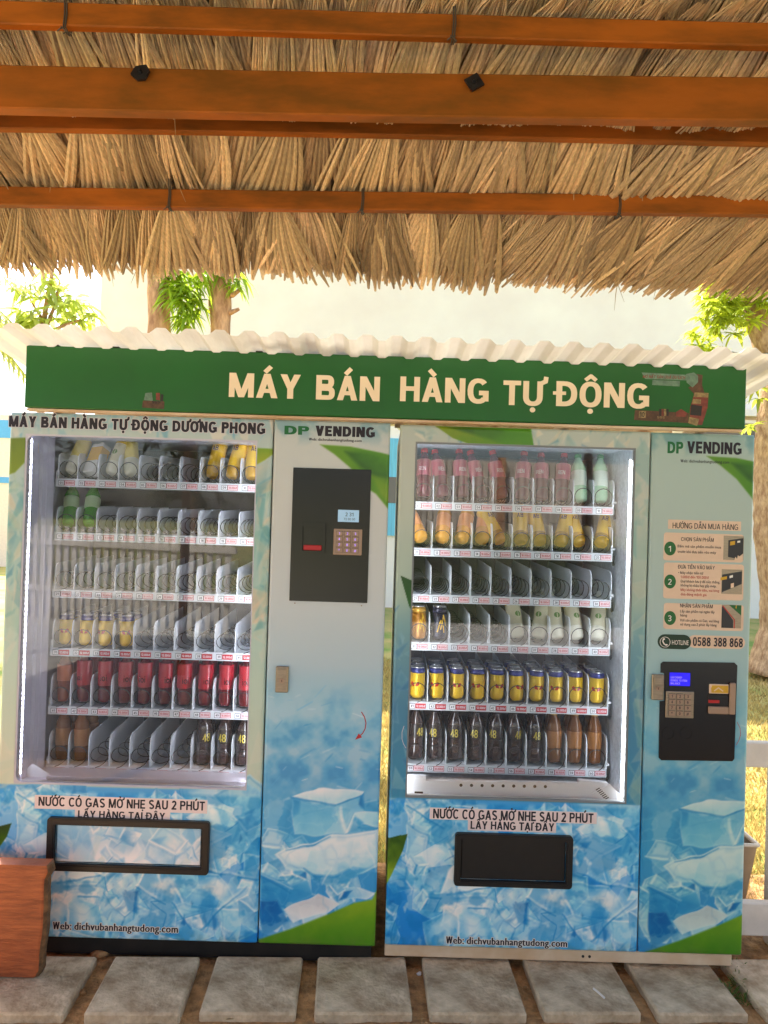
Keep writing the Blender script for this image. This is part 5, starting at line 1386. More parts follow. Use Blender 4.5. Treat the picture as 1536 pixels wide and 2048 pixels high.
def tie(px_, py, y, z0, z1, d, tail=True):
    mb = MB(); x, _ = P(px_, py, y)
    for k in range(2):
        dx = .004 * k
        pth = [(x + dx, y - .003, z0 - .002), (x + dx + .002, y - .003, (z0 + z1) / 2), (x + dx, y - .003, z1 + .02), (x + dx, y + d / 2, z1 + .03), (x + dx, y + d + .003, z1 + .01), (x + dx, y + d + .003, z0 - .002), (x + dx, y + d / 2, z0 - .005)]
        mb.tube(pth, .0016, 5, closed=True)
    if tail:
        mb.tube([(x - .004, y - .004, z0 - .002), (x + .002, y - .008, z0 - .008), (x + .008, y - .006, z0 - .014), (x + .004, y - .010, z0 - .020)], .0014, 5)
        mb.tube([(x + .006, y - .004, z0 - .002), (x - .004, y - .008, z0 - .009), (x - .010, y - .005, z0 - .012)], .0014, 5)
    mb.build('wire_tie', M['tie'], TR)
for u in (337, 723, 1237): tie(u, 400, 1.86, 2.321 + .0139 * P(u, 400, 1.86)[0], 2.366, .026)
for u in (128, 905): tie(u, 50, 1.43, 2.482 + .007 * P(u, 50, 1.43)[0], 2.527, .021)
for k, (u, v, t) in enumerate(((283, 149, 18), (948, 168, 78))):
    c = P(u, v, 1.498); s_ = .0155; mb = MB()
    pts = [(c[0] + s_ * 1.35 * math.cos(R(t + 90 * q)), c[1] + s_ * 1.25 * math.sin(R(t + 90 * q))) for q in range(4)]
    if k == 0: pts = [(c[0] - .020, c[1] - .004), (c[0] - .006, c[1] - .016), (c[0] + .010, c[1] - .014), (c[0] + .019, c[1] + .004), (c[0] + .012, c[1] + .016), (c[0] - .010, c[1] + .012)]
    mb.plate(pts, 1.4895, .006); mb.plate(ellipse(c[0], c[1], .005, .005, 6), 1.484, .0055)
    mb.tube([(c[0], 1.4845, c[1]), (c[0], 1.480, c[1])], .0032, 8)
    mb.build('bolt_plate', M['dark'], TR)
# thatch: rows of split palm leaves, each leaf a fan of narrow folded blades
def thatch_row(y0, length, dens, off0, off1, seed, ragged=.022, x0=-1.7, x1=1.75, spread=.082, tuft=0., slit=.55):
    """one row of split fan leaves: each leaf is a pleated fan of narrow blades that lie side by side and part towards the tips"""
    r = random.Random(seed); mb = MB(); x = x0; tone = []
    while x < x1:
        skew = -.12 - .13 * max(0, x + .2) + .10 * math.sin(x * 4.1 + seed * 2) + r.gauss(0, .035)
        n = r.randint(8, 13); lift = r.uniform(-.012, .010); L0 = length + r.uniform(-.03, .03)
        wsp = spread * r.uniform(.65, 1.35); roll_ = r.gauss(0, .16); g = r.uniform(.66, 1.16)
        tc = (g * r.uniform(1.0, 1.05), g * .985, g * r.uniform(.88, .98))
        if r.random() < .12: tc = (g * .72, g * .66, g * .60)
        curl = r.uniform(-.03, .03)
        for k in range(n):
            f = (k / (n - 1) - .5) * 2
            L = L0 * (1 - .07 * f * f) + r.uniform(-ragged, ragged)
            jit = r.gauss(0, .10); dz = r.uniform(-.003, .003); seg = 7; part = r.gauss(0, .010); base = len(mb.v)
            twist = r.gauss(0, .35)
            bq = r.uniform(.78, 1.14); bt = tuple(c * bq for c in tc)
            for s_ in range(seg + 1):
                t = s_ / seg; d = L * t
                half = (.012 + (wsp - .012) * t ** .8)
                cx = x + (f + jit * .15 * t) * half + skew * d + curl * t * t + part * max(0, t - slit)
                w = half / (n - 1) * (1.04 if t < slit else 1.04 - .42 * (t - slit) / (1 - slit))
                if t > .99: w *= r.uniform(.25, .8)
                yy = y0 + d * math.cos(ca)
                zz = zr(y0) - d * math.sin(ca) + off0 + (off1 - off0) * t + lift * (1 - .4 * t) + dz - tuft * math.exp(-(t / .14) ** 2) + roll_ * f * half - .006 * math.sin(t * 3.0) - max(0, t - .7) * abs(part) * .6
                a = roll_ + twist * max(0, t - slit * .6)
                c_, s2 = math.cos(a), math.sin(a); p_ = .55 * w + .0008
                mb.v += [(cx - w * c_, yy, zz - w * s2 + p_ * .5), (cx, yy, zz - p_ * .5), (cx + w * c_, yy, zz + w * s2 + p_ * .5)]
                tone += [bt] * 3
            for s_ in range(seg):
                q = base + s_ * 3
                mb.f += [(q, q + 1, q + 4, q + 3), (q + 1, q + 2, q + 5, q + 4)]; mb.m += [0, 0]
        x += dens * r.uniform(.6, 1.4)
    o = mb.build('thatch_row', M['thatch'], TR)
    at = o.data.color_attributes.new('tone', 'FLOAT_COLOR', 'POINT')
    at.data.foreach_set('color', np.concatenate([np.array(tone), np.ones((len(tone), 1))], 1).astype(np.float32).ravel())
    return o
thatch_row(1.890, .305, .055, -.004, .004, 1, .016)
thatch_row(1.895, .310, .050, .012, .022, 2, .024)
thatch_row(1.90, .30, .06, .030, .046, 12, .045)
thatch_row(1.640, .34, .055, -.004, .024, 3, .03)
thatch_row(1.61, .36, .055, .014, .040, 4, .03)
thatch_row(1.395, .33, .055, -.002, .024, 5, .03, tuft=.022, spread=.065)
thatch_row(1.37, .34, .055, .014, .040, 15, .03, spread=.07)
thatch_row(1.15, .36, .055, .006, .040, 6, .03, spread=.07)
thatch_row(.90, .34, .07, .010, .045, 7, .03); thatch_row(.65, .34, .07, .010, .045, 8, .03); thatch_row(.40, .34, .07, .010, .045, 9, .03)
# stray blades hanging out of the thatch
mb = MB(); r_ = random.Random(77)
for k in range(26):
    x = r_.uniform(-1.2, 1.2); y = r_.choice([1.84, 1.66, 2.05, 2.1]) + r_.uniform(-.03, .03); z = zr(y) - .004; L = r_.uniform(.03, .10); a = r_.uniform(-.6, .6)
    mb.tube([(x, y, z), (x + a * L * .5, y + L * .3, z - L * .45), (x + a * L, y + L * .45, z - L * .9)], [.0012, .0011, .0004], 4)
mb.build('stray_blade', M['stray'], TR)
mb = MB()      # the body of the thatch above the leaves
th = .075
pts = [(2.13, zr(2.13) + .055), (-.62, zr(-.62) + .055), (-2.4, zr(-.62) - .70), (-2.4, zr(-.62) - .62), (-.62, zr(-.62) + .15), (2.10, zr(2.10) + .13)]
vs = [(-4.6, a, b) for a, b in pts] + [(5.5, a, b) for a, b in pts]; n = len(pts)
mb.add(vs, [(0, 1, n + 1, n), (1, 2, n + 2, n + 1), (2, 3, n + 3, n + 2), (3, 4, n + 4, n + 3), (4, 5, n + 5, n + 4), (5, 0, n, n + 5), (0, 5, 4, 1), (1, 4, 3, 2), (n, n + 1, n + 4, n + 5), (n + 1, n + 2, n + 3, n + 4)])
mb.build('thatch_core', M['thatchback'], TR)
for x in (-4.4, -1.95, 2.0, 5.2):
    for y in (1.50, -2.1):
        mb = MB(); zt = 2.36 if y > 0 else 2.40
        mb.tube([(x, y + .02, -.06), (x, y + .02, zt)], .045, 12); mb.build('post', M['beam'], TR)

# ------------------------------------------------------------------ buildings, trees, fence behind
BL = thing('white_building', 'tall bright white rendered building filling the background behind the machines', 'building', (3, 13.4, -.06))
def bp(o): o.location = -Vector((3, 13.4, -.06)); return o
mb = MB(); mb.box(-5.26, 16, 13.4, 24, -.06, 11); bp(mb.build('wall', M['render_wall'], BL))
mb = MB(); mb.box(-.75, 1.3, 13.36, 13.398, 2.30, 3.0, 0); mb.box(-.75, 1.3, 13.36, 13.398, 1.24, 1.83, 0); bp(mb.build('shutter', M['cyan'], BL))
mb = MB(); mb.box(-.75, 1.3, 13.35, 13.398, 1.832, 2.298, 0); bp(mb.build('shutter_band', M['greyslat'], BL))
mb = MB(); mb.box(4.6, 16, 13.1, 13.398, 3.56, 3.68, 0); mb.box(4.6, 16, 13.2, 13.398, 3.44, 3.5, 0); bp(mb.build('ledge', M['render_wall'], BL))
mb = MB(); mb.box(4.6, 16, 13.33, 13.398, 3.20, 3.40, 0); bp(mb.build('shadow_band', M['greyslat'], BL))  # grey box painted as the shadow gap below the ledge
FS = thing('striped_shed', 'pale shed with blue stripes at the left edge of the picture', 'shed', (-12, 20, -.06))
def fp(o): o.location = -Vector((-12, 20, -.06)); return o
mb = MB(); mb.box(-20, -9.2, 20, 26, -.06, 4.05); fp(mb.build('wall', M['slat'], FS))
mb = MB(); mb.box(-20.02, -9.18, 19.97, 19.999, 3.42, 3.90); mb.box(-20.02, -9.18, 19.97, 19.999, 2.20, 2.36); fp(mb.build('blue_stripe', M['blueband'], FS))

def leaf_mesh(mb, c, d, L, w, r, droop=.3):
    d = Vector(d).normalized(); up = Vector((r.uniform(-.5, .5), r.uniform(-.5, .5), 1)).normalized()
    s = d.cross(up)
    if s.length < 1e-3: s = Vector((1, 0, 0))
    s.normalize(); nn = s.cross(d)
    base = len(mb.v); c = Vector(c)
    for t, k in ((0, .12), (.3, .9), (.65, .8), (1, .05)):
        p = c + d * L * t - Vector((0, 0, droop * L * t * t))
        mb.v += [tuple(p - s * w * k + nn * w * k * .3), tuple(p), tuple(p + s * w * k + nn * w * k * .3)]
    for i in range(3):
        q = base + 3 * i
        mb.f += [(q, q + 1, q + 4, q + 3), (q + 1, q + 2, q + 5, q + 4)]; mb.m += [0, 0]
def whorls(mb, c, rad, n, L, w, r, per=9, droop=.45, squash=(1, 1, 1)):
    for k in range(n):
        while True:
            p = Vector((r.uniform(-1, 1), r.uniform(-1, 1), r.uniform(-1, 1)))
            if p.length < 1: break
        q = Vector(c) + Vector((p.x * rad * squash[0], p.y * rad * squash[1], p.z * rad * squash[2]))
        out = Vector((p.x, p.y, p.z * .6 + .2))
        for j in range(per):
            a = 2 * math.pi * j / per + r.uniform(-.3, .3)
            d = Vector((math.cos(a), math.sin(a), r.uniform(-.5, .5))) + out * .5
            leaf_mesh(mb, q, d, L * r.uniform(.6, 1.2), w * r.uniform(.7, 1.1), r, droop * r.uniform(.4, 1.6))
def trunk_tube(mb, pts, n=14, seed=0, knob=.06):
    # points (x,y,z,radius), resampled with knobbly noise
    r = random.Random(seed); P_ = [Vector(p[:3]) for p in pts]; rr = [p[3] for p in pts]; path = []; rad = []
    for i in range(len(P_) - 1):
        m = 6
        for k in range(m):
            t = k / m
            p0, p1, p2, p3 = P_[max(i - 1, 0)], P_[i], P_[i + 1], P_[min(i + 2, len(P_) - 1)]
            path.append(.5 * ((2 * p1) + (-p0 + p2) * t + (2 * p0 - 5 * p1 + 4 * p2 - p3) * t * t + (-p0 + 3 * p1 - 3 * p2 + p3) * t ** 3)); rad.append((rr[i] * (1 - t) + rr[i + 1] * t) * (1 + r.uniform(-knob, knob)))
    path.append(P_[-1]); rad.append(rr[-1])
    mb.tube(path, rad, n)
# two trunks behind the sign
def w3(u, v, Y): x, z = P(u, v, Y); return (x, Y, z)
T1 = thing('tree', 'straight brown tree trunk behind the sign, left of the hanging leaves', 'tree', (-2.2, 7, -.06), 'trees behind the machines')
def off(o, root): o.location = -Vector(root.location); return o
mb = MB(); trunk_tube(mb, [(-2.12, 7, -.06, .17), (-2.15, 7, 1.5, .125), (-2.18, 7, 3.2, .108), (-2.21, 7, 4.0, .105), (-2.22, 7, 5.5, .10), (-2.3, 7.1, 7, .07)], seed=1); off(mb.build('trunk', M['bark'], T1, smooth=True), T1)
r_ = random.Random(12); mb = MB()
for k in range(16): whorls(mb, (-2.3 + r_.uniform(-1.4, 1.0), 7.2 + r_.uniform(-1, 1), 6.6 + r_.uniform(-.7, 1.2)), .5, 6, .22, .035, r_)
off(mb.build('crown', M['leaf'], T1), T1)
T2 = thing('tree', 'brown tree trunk with branch stubs and mango leaves hanging on its left', 'tree', (-1.6, 7, -.06), 'trees behind the machines')
mb = MB(); trunk_tube(mb, [(-1.56, 7, -.06, .17), (-1.58, 7, 1.5, .12), (-1.6, 7, 3.2, .092), (-1.62, 7, 3.75, .105), (-1.62, 7, 5.2, .09), (-1.5, 7, 7, .06)], seed=2, knob=.09)
for a, b in (((466, 590), (482, 578)), ((462, 625), (478, 618))):
    mb.tube([w3(a[0] - 12, a[1], 7), w3(a[0], a[1], 6.97), w3(*b, 6.95)], [.035, .025, .016], 7)
off(mb.build('trunk', M['bark'], T2, smooth=True), T2)
mb = MB()
for c, n, rad in (((365, 570), 7, .16), ((378, 600), 8, .16), ((355, 560), 5, .12), ((395, 585), 6, .14), ((412, 548), 4, .10), ((385, 635), 4, .10), ((430, 545), 3, .07), ((478, 555), 2, .06), ((470, 575), 1, .04), ((352, 600), 3, .08)):
    x, z = P(*c, 6.9)
    whorls(mb, (x, 6.85, z), rad, int(n * 1.4) + 1, .165, .021, r_, per=6, droop=.7)
off(mb.build('hanging_leaf', M['leaf'], T2), T2)
mb = MB()
for k in range(14): whorls(mb, (-1.4 + r_.uniform(-1.2, 1.4), 7.2 + r_.uniform(-1, 1), 6.4 + r_.uniform(-.7, 1.2)), .5, 6, .22, .035, r_)
off(mb.build('crown', M['leaf'], T2), T2)
# right tree, winding trunk
T3 = thing('tree', 'winding pale tree trunk at the right edge with bright green leaves', 'tree', (4.4, 8, -.06), 'trees behind the machines')
cl = [(1545, 1350, .27), (1556, 1260, .19), (1553, 1180, .17), (1541, 1090, .16), (1539, 1000, .165), (1541, 900, .165), (1548, 820, .165), (1552, 760, .16), (1538, 700, .16), (1516, 640, .12), (1501, 590, .10), (1490, 520, .09)]
mb = MB(); trunk_tube(mb, [(*w3(u, v, 8), q) for u, v, q in cl] , seed=5, knob=.05)
mb.tube([w3(1552, 740, 8), w3(1580, 660, 8.05), w3(1610, 560, 8.1)], [.12, .09, .07], 10)
off(mb.build('trunk', M['bark_r'], T3, smooth=True), T3)
mb = MB()
for c, n, rad in (((1440, 600), 12, .22), ((1415, 640), 10, .18), ((1450, 660), 10, .2), ((1430, 690), 7, .14), ((1470, 600), 10, .2), ((1460, 570), 10, .2), ((1405, 672), 4, .1), ((1525, 600), 7, .12), ((1530, 640), 5, .10), ((1560, 600), 10, .2), ((1490, 560), 6, .15), ((1425, 580), 5, .12)):
    x, z = P(*c, 7.9)
    whorls(mb, (x, 7.9 + r_.uniform(-.2, .2), z), rad * 1.1, int(n * 1.7), .145, .022, r_, per=9, droop=.45)
for c, n in (((1505, 772), 2), ((1512, 800), 1), ((1500, 850), 2), ((1515, 745), 1)):
    x, z = P(*c, 7.7); whorls(mb, (x, 7.7, z), .06, n, .16, .026, r_, per=6, droop=.5)
for k in range(14): whorls(mb, (4.6 + r_.uniform(-1.2, 1.6), 8.2 + r_.uniform(-1, 1), 5.2 + r_.uniform(-.3, 1.4)), .5, 7, .2, .032, r_)
off(mb.build('foliage', M['leaf_r'], T3), T3)
mb = MB()
mb.tube([w3(1380, 702, 7.6), w3(1420, 708, 7.6), w3(1460, 704, 7.6), w3(1500, 712, 7.7), w3(1545, 706, 7.9)], [.006, .008, .009, .010, .012], 5)
for u, v in ((1410, 708), (1418, 712), (1428, 710), (1500, 714), (1510, 712), (1390, 704)):
    leaf_mesh(mb, w3(u, v, 7.6), (r_.uniform(-.5, .5), .2, -.6), .10, .036, r_, .1)
off(mb.build('twig', M['hedge'], T3), T3)
# left: a young leafy tree and a palm, both overexposed
T4 = thing('tree', 'thin leafy young tree against the white sky at the left edge', 'tree', (-4.7, 10, -.06))
mb = MB(); trunk_tube(mb, [(-4.6, 10, -.06, .08), (-4.65, 10, 2, .06), (-4.7, 10, 3.8, .04), (-4.55, 10, 5.0, .02)], seed=8)
for u, v in ((60, 600), (160, 640), (120, 560)): mb.tube([(-4.68, 10, 3.9), w3((100 + u) / 2, (v + 660) / 2, 10), w3(u, v, 10)], [.03, .02, .01], 6)
off(mb.build('trunk', M['bark'], T4, smooth=True), T4)
mb = MB()
for c, n, rad in (((110, 560), 5, .22), ((70, 605), 7, .25), ((120, 610), 7, .22), ((155, 600), 3, .15), ((60, 640), 5, .2), ((100, 640), 8, .25), ((165, 635), 3, .12), ((40, 620), 3, .2), ((130, 640), 5, .2)):
    x, z = P(*c, 10); whorls(mb, (x, 10, z), rad, n, .30, .042, r_, per=6, droop=.6)
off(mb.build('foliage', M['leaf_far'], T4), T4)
T5 = thing('palm_tree', 'palm tree whose drooping fronds enter at the left edge', 'palm', (-5.95, 9.5, -.06))
mb = MB(); trunk_tube(mb, [(-5.95, 9.5, -.06, .16), (-5.93, 9.5, 2, .13), (-5.95, 9.5, 4.2, .11)], seed=9); off(mb.build('trunk', M['bark'], T5, smooth=True), T5)
for a, up, L, dr in ((0, .7, 1.5, .55), (18, .2, 1.5, .65), (-20, .3, 1.55, .75), (8, -.2, 1.45, .6), (50, .5, 1.4, .7), (120, .6, 1.5, .7), (190, .5, 1.5, .7), (250, .4, 1.5, .7), (300, .5, 1.5, .7), (-6, .45, 1.6, .9)):
    mb = MB(); path = []
    for k in range(12):
        t = k / 11
        path.append(Vector((-5.95 + math.cos(R(a)) * L * t, 9.5 + math.sin(R(a)) * L * t, 4.2 + up * L * t - dr * L * 1.1 * t * t)))
    mb.tube(path, [.018 * (1 - .8 * k / 11) for k in range(12)], 5)
    for k in range(1, 12):
        d = (path[k] - path[k - 1]).normalized(); s_ = d.cross(Vector((0, 0, 1))).normalized()
        for h_ in (0, .5):
            p = path[k - 1].lerp(path[k], h_)
            for sg in (-1, 1):
                leaf_mesh(mb, p, s_ * sg + d * .7 + Vector((0, 0, -.15)), .42 * math.sin(math.pi * (.15 + .8 * k / 12)), .016, r_, .5)
    off(mb.build('frond', M['palmleaf'], T5), T5)
# white fence and steel bin to the right of the machines
FN = thing('white_fence', 'white painted rail fence at the right edge beside the right machine', 'fence', (1.45, 2.78, -.05))
def fnp(o): return off(o, FN)
for z0, z1 in ((.655, .748), (.030, .152)):
    mb = MB(); mb.bbox(1.325, 4.2, 2.765, 2.800, z0, z1, 0, .004); fnp(mb.build('rail', M['fence'], FN))
for x in (1.503, 2.35, 3.25, 4.15):
    mb = MB(); mb.bbox(x, x + .075, 2.801, 2.860, -.055, .745, 0, .004); fnp(mb.build('post', M['fence'], FN))
BN = thing('litter_bin', 'tapered stainless steel bin behind the white fence', 'bin', (1.40, 2.98, -.05))
mb = MB(); cx, cyv = 1.398, 3.02
def fr(w, d, z): return [(cx - w, cyv - d, z), (cx + w, cyv - d, z), (cx + w, cyv + d, z), (cx - w, cyv + d, z)]
vs = fr(.062, .06, -.05) + fr(.108, .10, .300) + fr(.100, .092, .300) + fr(.056, .054, -.03)
mb.add(vs, [(0, 1, 5, 4), (1, 2, 6, 5), (2, 3, 7, 6), (3, 0, 4, 7), (4, 5, 9, 8), (5, 6, 10, 9), (6, 7, 11, 10), (7, 4, 8, 11), (0, 3, 2, 1)])
off(mb.build('body', M['bin'], BN), BN)
mb = MB(); po = [(cx - .112, cyv - .104), (cx + .112, cyv - .104), (cx + .112, cyv + .104), (cx - .112, cyv + .104)]
for (a, b) in ((0, 1), (1, 2), (2, 3), (3, 0)): mb.tube([(*po[a], .303), (*po[b], .303)], .007, 6)
off(mb.build('rim', M['binrim'], BN), BN)
mb = MB(); vs = [(cx - .10, cyv + .095, .311), (cx + .105, cyv + .095, .311), (cx - .10, cyv + .095, .42), (cx - .10, cyv + .103, .311), (cx + .105, cyv + .103, .311), (cx - .10, cyv + .103, .42)]
mb.add(vs, [(0, 1, 2), (3, 5, 4), (0, 3, 4, 1), (1, 4, 5, 2), (2, 5, 3, 0)]); off(mb.build('hood', M['bin'], BN), BN)
mb = MB(); mb.bbox(cx - .06, cx - .045, cyv - .106, cyv - .1005, .20, .275, 0, .001); off(mb.build('hasp', M['dark'], BN), BN)

# ------------------------------------------------------------------ wooden board, weed, litter
WB = thing('wooden_board', 'thick orange wooden board with bark edge standing at the lower left', 'board', (-1.3, 2.47, 0))
mb = MB(); r_ = random.Random(4)
n = 16; vs = []; fs = []
xr = lambda t: -1.075 + .008 * (t > .93) - .002 * math.sin(t * 9) + .012 * t + r_.uniform(-.0012, .0012)
for i in range(n + 1):
    t = i / n; z = .002 + .366 * t
    e = xr(t)
    if i == n: e -= .006
    if i == 0: e -= .012
    vs += [(-1.95, 2.440, z), (e - .018, 2.440, z), (e - .012, 2.442, z)]
for i in range(n):
    q = 3 * i; fs += [(q, q + 1, q + 4, q + 3), (q + 1, q + 2, q + 5, q + 4)]
mb.add(vs, fs)
bk = [(v[0], v[1] + .052, v[2]) for v in vs]; o_ = len(mb.v); mb.add(bk, [f[::-1] for f in fs])
for i in range(n): pass
mb.add([vs[0], vs[1], vs[2], bk[0], bk[1], bk[2]], [(0, 3, 4, 1), (1, 4, 5, 2)]); k = 3 * n
mb.add([vs[k], vs[k + 1], vs[k + 2], bk[k], bk[k + 1], bk[k + 2]], [(0, 1, 4, 3), (1, 2, 5, 4)])
off(mb.build('plank', M['wood'], WB), WB)
mb = MB(); ev = []; ef = []
for i in range(n + 1):
    v = vs[3 * i + 2]; w = v[0] + .009 + r_.uniform(-.0015, .0015)
    ev += [(v[0] + .0002, v[1], v[2]), (w, v[1] + .010, v[2]), (w + .002, v[1] + .030, v[2]), (v[0] + .0002, v[1] + .052, v[2])]
for i in range(n):
    q = 4 * i
    for j in range(3): ef.append((q + j, q + j + 1, q + j + 5, q + j + 4))
ef.append((3, 2, 1, 0)); ef.append(tuple(4 * n + j for j in range(4)))
mb.add(ev, ef); off(mb.build('bark_edge', M['bark_edge'], WB), WB)
mb = MB(); r_ = random.Random(15)
for c, n in (((1470, 1925), 60), ((1478, 1955), 90), ((1462, 1975), 50), ((1490, 1990), 30)):
    d = fw + RT * ((c[0] - 768) / FPX) + UP * ((1024 - c[1]) / FPX); t = (0 - CAM_H) / d.z; px_, py = d.x * t, d.y * t
    for k in range(n):
        a = r_.uniform(0, 6.28); q = r_.uniform(0, .025)
        leaf_mesh(mb, (px_ + q * math.cos(a), py + q * math.sin(a), -.035 + r_.uniform(0, .02)), (math.cos(a), math.sin(a), r_.uniform(.3, 2.5)), r_.uniform(.02, .055), .0022, r_, .4)
o = mb.build('weed', M['weed']); tag(o, 'small green weed growing between the pavers at the lower right', 'weed')
mb = MB(); 
for k in range(150):
    x = r_.uniform(.62, 1.3); y = 2.20 + .043 * x + r_.uniform(-.02, .06); a = r_.uniform(0, 6.28)
    leaf_mesh(mb, (x, y, -.036), (math.cos(a), math.sin(a), r_.uniform(.3, 2)), r_.uniform(.012, .03), .0022, r_, .4)
struct(mb.build('ground_weeds', M['weed']), 'stuff')
def gpt(u, v, z=0.):
    d = fw + RT * ((u - 768) / FPX) + UP * ((1024 - v) / FPX); t = (z - CAM_H) / d.z; return Vector((d.x * t, d.y * t, z))
mb = MB(); mb.tube([gpt(1187, 1977, .004), gpt(1198, 1986, .0045), gpt(1209, 1996, .004)], .0034, 8)
tag(mb.build('straw', M['white']), 'short white straw lying on a paver', 'straw')
mb = MB(); c = gpt(462, 2036, -.03)
for k in range(7):
    t = k / 6; w = .022 * math.sin(math.pi * (.08 + .88 * t)); mb.v += [(c.x - .03 + .06 * t, c.y - w, c.z + .010 * math.sin(t * 3)), (c.x - .03 + .06 * t, c.y, c.z + .002 + .012 * math.sin(t * 3)), (c.x - .03 + .06 * t, c.y + w, c.z + .02 * math.sin(t * 3))]
for k in range(6): q = 3 * k; mb.f += [(q, q + 1, q + 4, q + 3), (q + 1, q + 2, q + 5, q + 4)]; mb.m += [0, 0]
tag(mb.build('dry_leaf', M['adtan']), 'curled dry leaf on the soil at the bottom edge', 'leaf')
PEB = [((165, 1987), .012, 'ochre clod between the two pavers beside the board'), ((838, 1950), .008, 'white chip in the gap below the machines'), ((840, 1946), .005, 'tiny white crumb beside the white chip'), ((622, 1992), .007, 'small stone in the gap left of the stained paver'),
       ((200, 1912), .03, 'dark clod of soil under the left machine'), ((1050, 1976), .006, 'pale pebble in the gap left of the straw'), ((1478, 1930), .006, 'white pebble beside the weed')]
for k, (c, s_, lb) in enumerate(PEB):
    mb = MB(); r_ = random.Random(k)
    prof = [(.0, -.5 * s_), (.8 * s_, -.3 * s_), (s_, .1 * s_), (.6 * s_, .5 * s_), (.001, .62 * s_)]
    mb.lathe(prof, 9); mb.v = [(a * r_.uniform(.75, 1.2) * 1.2, b * r_.uniform(.75, 1.2), z_ * r_.uniform(.8, 1.1)) for a, b, z_ in mb.v]
    o = mb.build('pebble', M['tagwhite'] if k in (1, 2, 6) else M['dirt'], smooth=True); g = gpt(*c, -.033); o.location = (g.x, g.y, -.033 + .4 * s_)
    tag(o, lb, 'pebble')

mb = MB(); r_ = random.Random(66)
for k in range(520):
    x = r_.uniform(-1.3, 1.5); y = r_.choice([r_.uniform(2.15, 2.34), r_.uniform(2.15, 2.75)]) + .043 * x; s_ = r_.uniform(.0012, .0045)
    zb = -.030 + r_.uniform(-.006, .006)
    if k % 9 == 0:
        a = r_.uniform(0, 6.28); L = r_.uniform(.015, .05); mb.tube([(x, y, zb + .004), (x + math.cos(a) * L * .5, y + math.sin(a) * L * .5, zb + .008), (x + math.cos(a + .3) * L, y + math.sin(a + .3) * L, zb + .003)], .0011, 4)
    else:
        mb.add([(x + s_ * r_.uniform(.6, 1.3) * q[0], y + s_ * r_.uniform(.6, 1.3) * q[1], zb + s_ * q[2]) for q in ((-1, 0, 0), (0, -1, 0), (1, 0, 0), (0, 1, 0), (0, 0, .9), (0, 0, -.6))], [(0, 1, 4), (1, 2, 4), (2, 3, 4), (3, 0, 4), (1, 0, 5), (2, 1, 5), (3, 2, 5), (0, 3, 5)])
struct(mb.build('ground_litter', M['stray']), 'stuff')
# grass behind, on the sunlit side
mb = MB(); r_ = np.random.default_rng(3); rr = random.Random(9)
for k in range(15000):
    if k < 10000: y = 2.9 + 6.5 * rr.random() ** 1.6; x = .72 * y * rr.uniform(.62, .80)
    else: y = 3.4 + 5 * rr.random(); x = rr.uniform(-.08, .10) * y / 2.6
    a = rr.uniform(0, 6.28); h = rr.uniform(.02, .07); w = rr.uniform(.002, .004) * (1 + y * .12); lx, ly = math.cos(a) * h * .6, math.sin(a) * h * .6
    b = len(mb.v); mb.v += [(x - w, y, -.062), (x + w, y, -.062), (x + lx, y + ly, -.062 + h)]; mb.f.append((b, b + 1, b + 2)); mb.m.append(0)
struct(mb.build('grass', M['blade']), 'stuff')

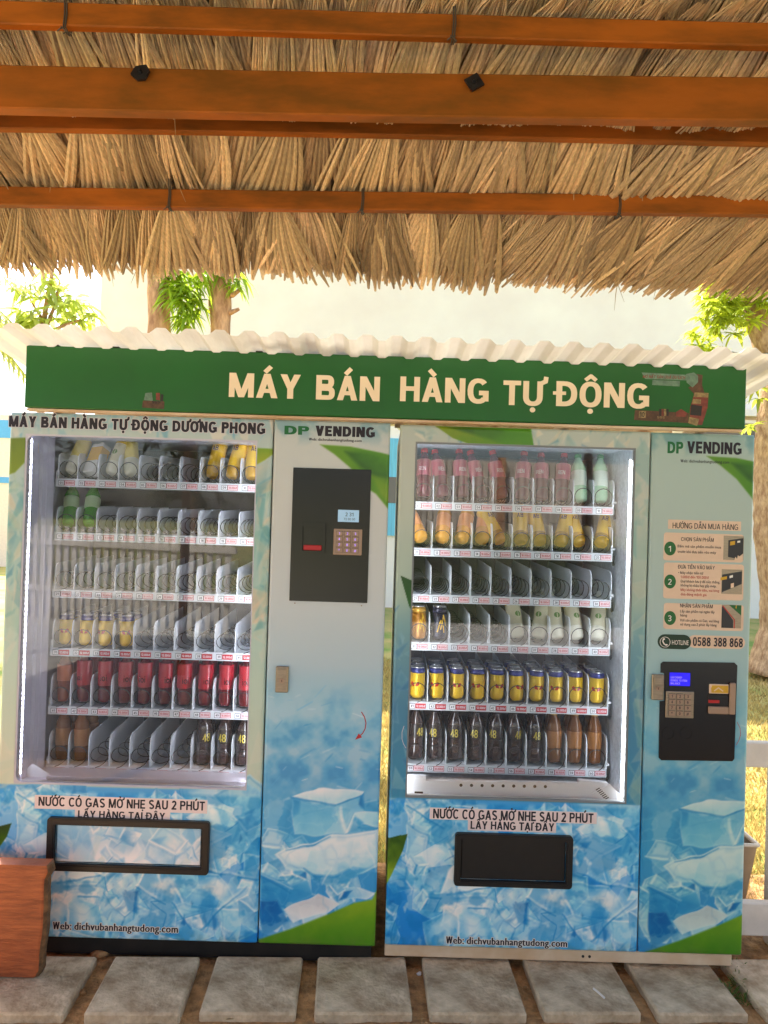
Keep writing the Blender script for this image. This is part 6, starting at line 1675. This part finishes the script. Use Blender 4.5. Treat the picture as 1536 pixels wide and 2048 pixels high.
# ------------------------------------------------------------------ what stands behind the photographer and shows in the glass, plus an added hedge
PF = thing('picket_fence', 'pale picket fence seen as a reflection in the left window', 'fence', (-4.2, -5.4, -.05))
def pfp(o): return off(o, PF)
A_, B_ = Vector((-7.2, -6.4, 0)), Vector((-2.0, -4.6, 0)); dv = (B_ - A_); Lf = dv.length; dv.normalize(); ang = math.atan2(dv.y, dv.x)
mb = MB(); n = int(Lf / .14)
for i in range(n + 1):
    mb.bbox(i * .14 - .04, i * .14 + .04, 0, .03, -.05, 1.30, 0, .003)
o = mb.build('picket_row', M['fence'], PF); o.location = A_ - Vector(PF.location); o.rotation_euler = (0, 0, ang); o['kind'] = 'stuff'
for z in (.35, 1.02):
    mb = MB(); mb.bbox(-.1, Lf + .1, .031, .07, z, z + .08, 0, .003); o = mb.build('rail', M['fence'], PF); o.location = A_ - Vector(PF.location); o.rotation_euler = (0, 0, ang)
CW = thing('corrugated_wall', 'pale ribbed metal wall reflected in the top of the right window', 'wall', (2.5, -7, -.05))
mb = MB(); x = .2; prof = []
while x < 4.6:
    prof += [(x, 0), (x + .04, 0), (x + .05, .05), (x + .09, .05)]; x += .10
n = len(prof); vs = [(a, -7 + b, 1.36) for a, b in prof] + [(a, -7 + b, 2.55) for a, b in prof]
mb.add(vs, [(i, i + 1, n + i + 1, n + i) for i in range(n - 1)]); off(mb.build('panel', M['fence'], CW), CW)
for x in (.25, 1.9, 3.3, 4.55):
    mb = MB(); mb.box(x - .06, x + .06, -6.98 + .06, -6.80, -.06, 2.6); off(mb.build('post', M['bark'], CW), CW)
hd = thing('hedge', 'clipped dark hedge under the ribbed wall, reflected in the right window', 'hedge', (2.4, -6.5, -.06))  # added to keep bright ground out of the right window's reflection
mb = MB(); r_ = random.Random(55)
for k in range(420): whorls(mb, (r_.uniform(-2.6, 2.4), r_.uniform(-.25, .25), r_.uniform(.05, 1.25)), .12, 1, .13, .04, r_, per=7)
mb.box(-2.6, 2.4, -.18, .18, 0, 1.22)
mb.build('foliage', M['hedge'], hd)
r_ = random.Random(31)
for k, (x, y, h) in enumerate(((-9, -13, 4.2), (-5, -14, 5.0), (-1, -15, 4.4), (8, -13, 4.6), (11, -9, 4.0), (-12, -7, 4.4))):
    tr = thing('tree', 'dark green tree behind the photographer, reflected in the glass', 'tree', (x, y, -.05), 'trees reflected in the glass')
    mb = MB(); trunk_tube(mb, [(0, 0, 0, .16), (.05, 0, h * .4, .12), (0, 0, h * .75, .06)], seed=k); mb.build('trunk', M['bark'], tr, smooth=True)
    mb = MB()
    for q in range(34): whorls(mb, (r_.gauss(0, .8), r_.gauss(0, .8), h * .62 + r_.gauss(0, .75)), .5, 4, .34, .07, r_, per=7)
    mb.build('crown', M['hedge'], tr)
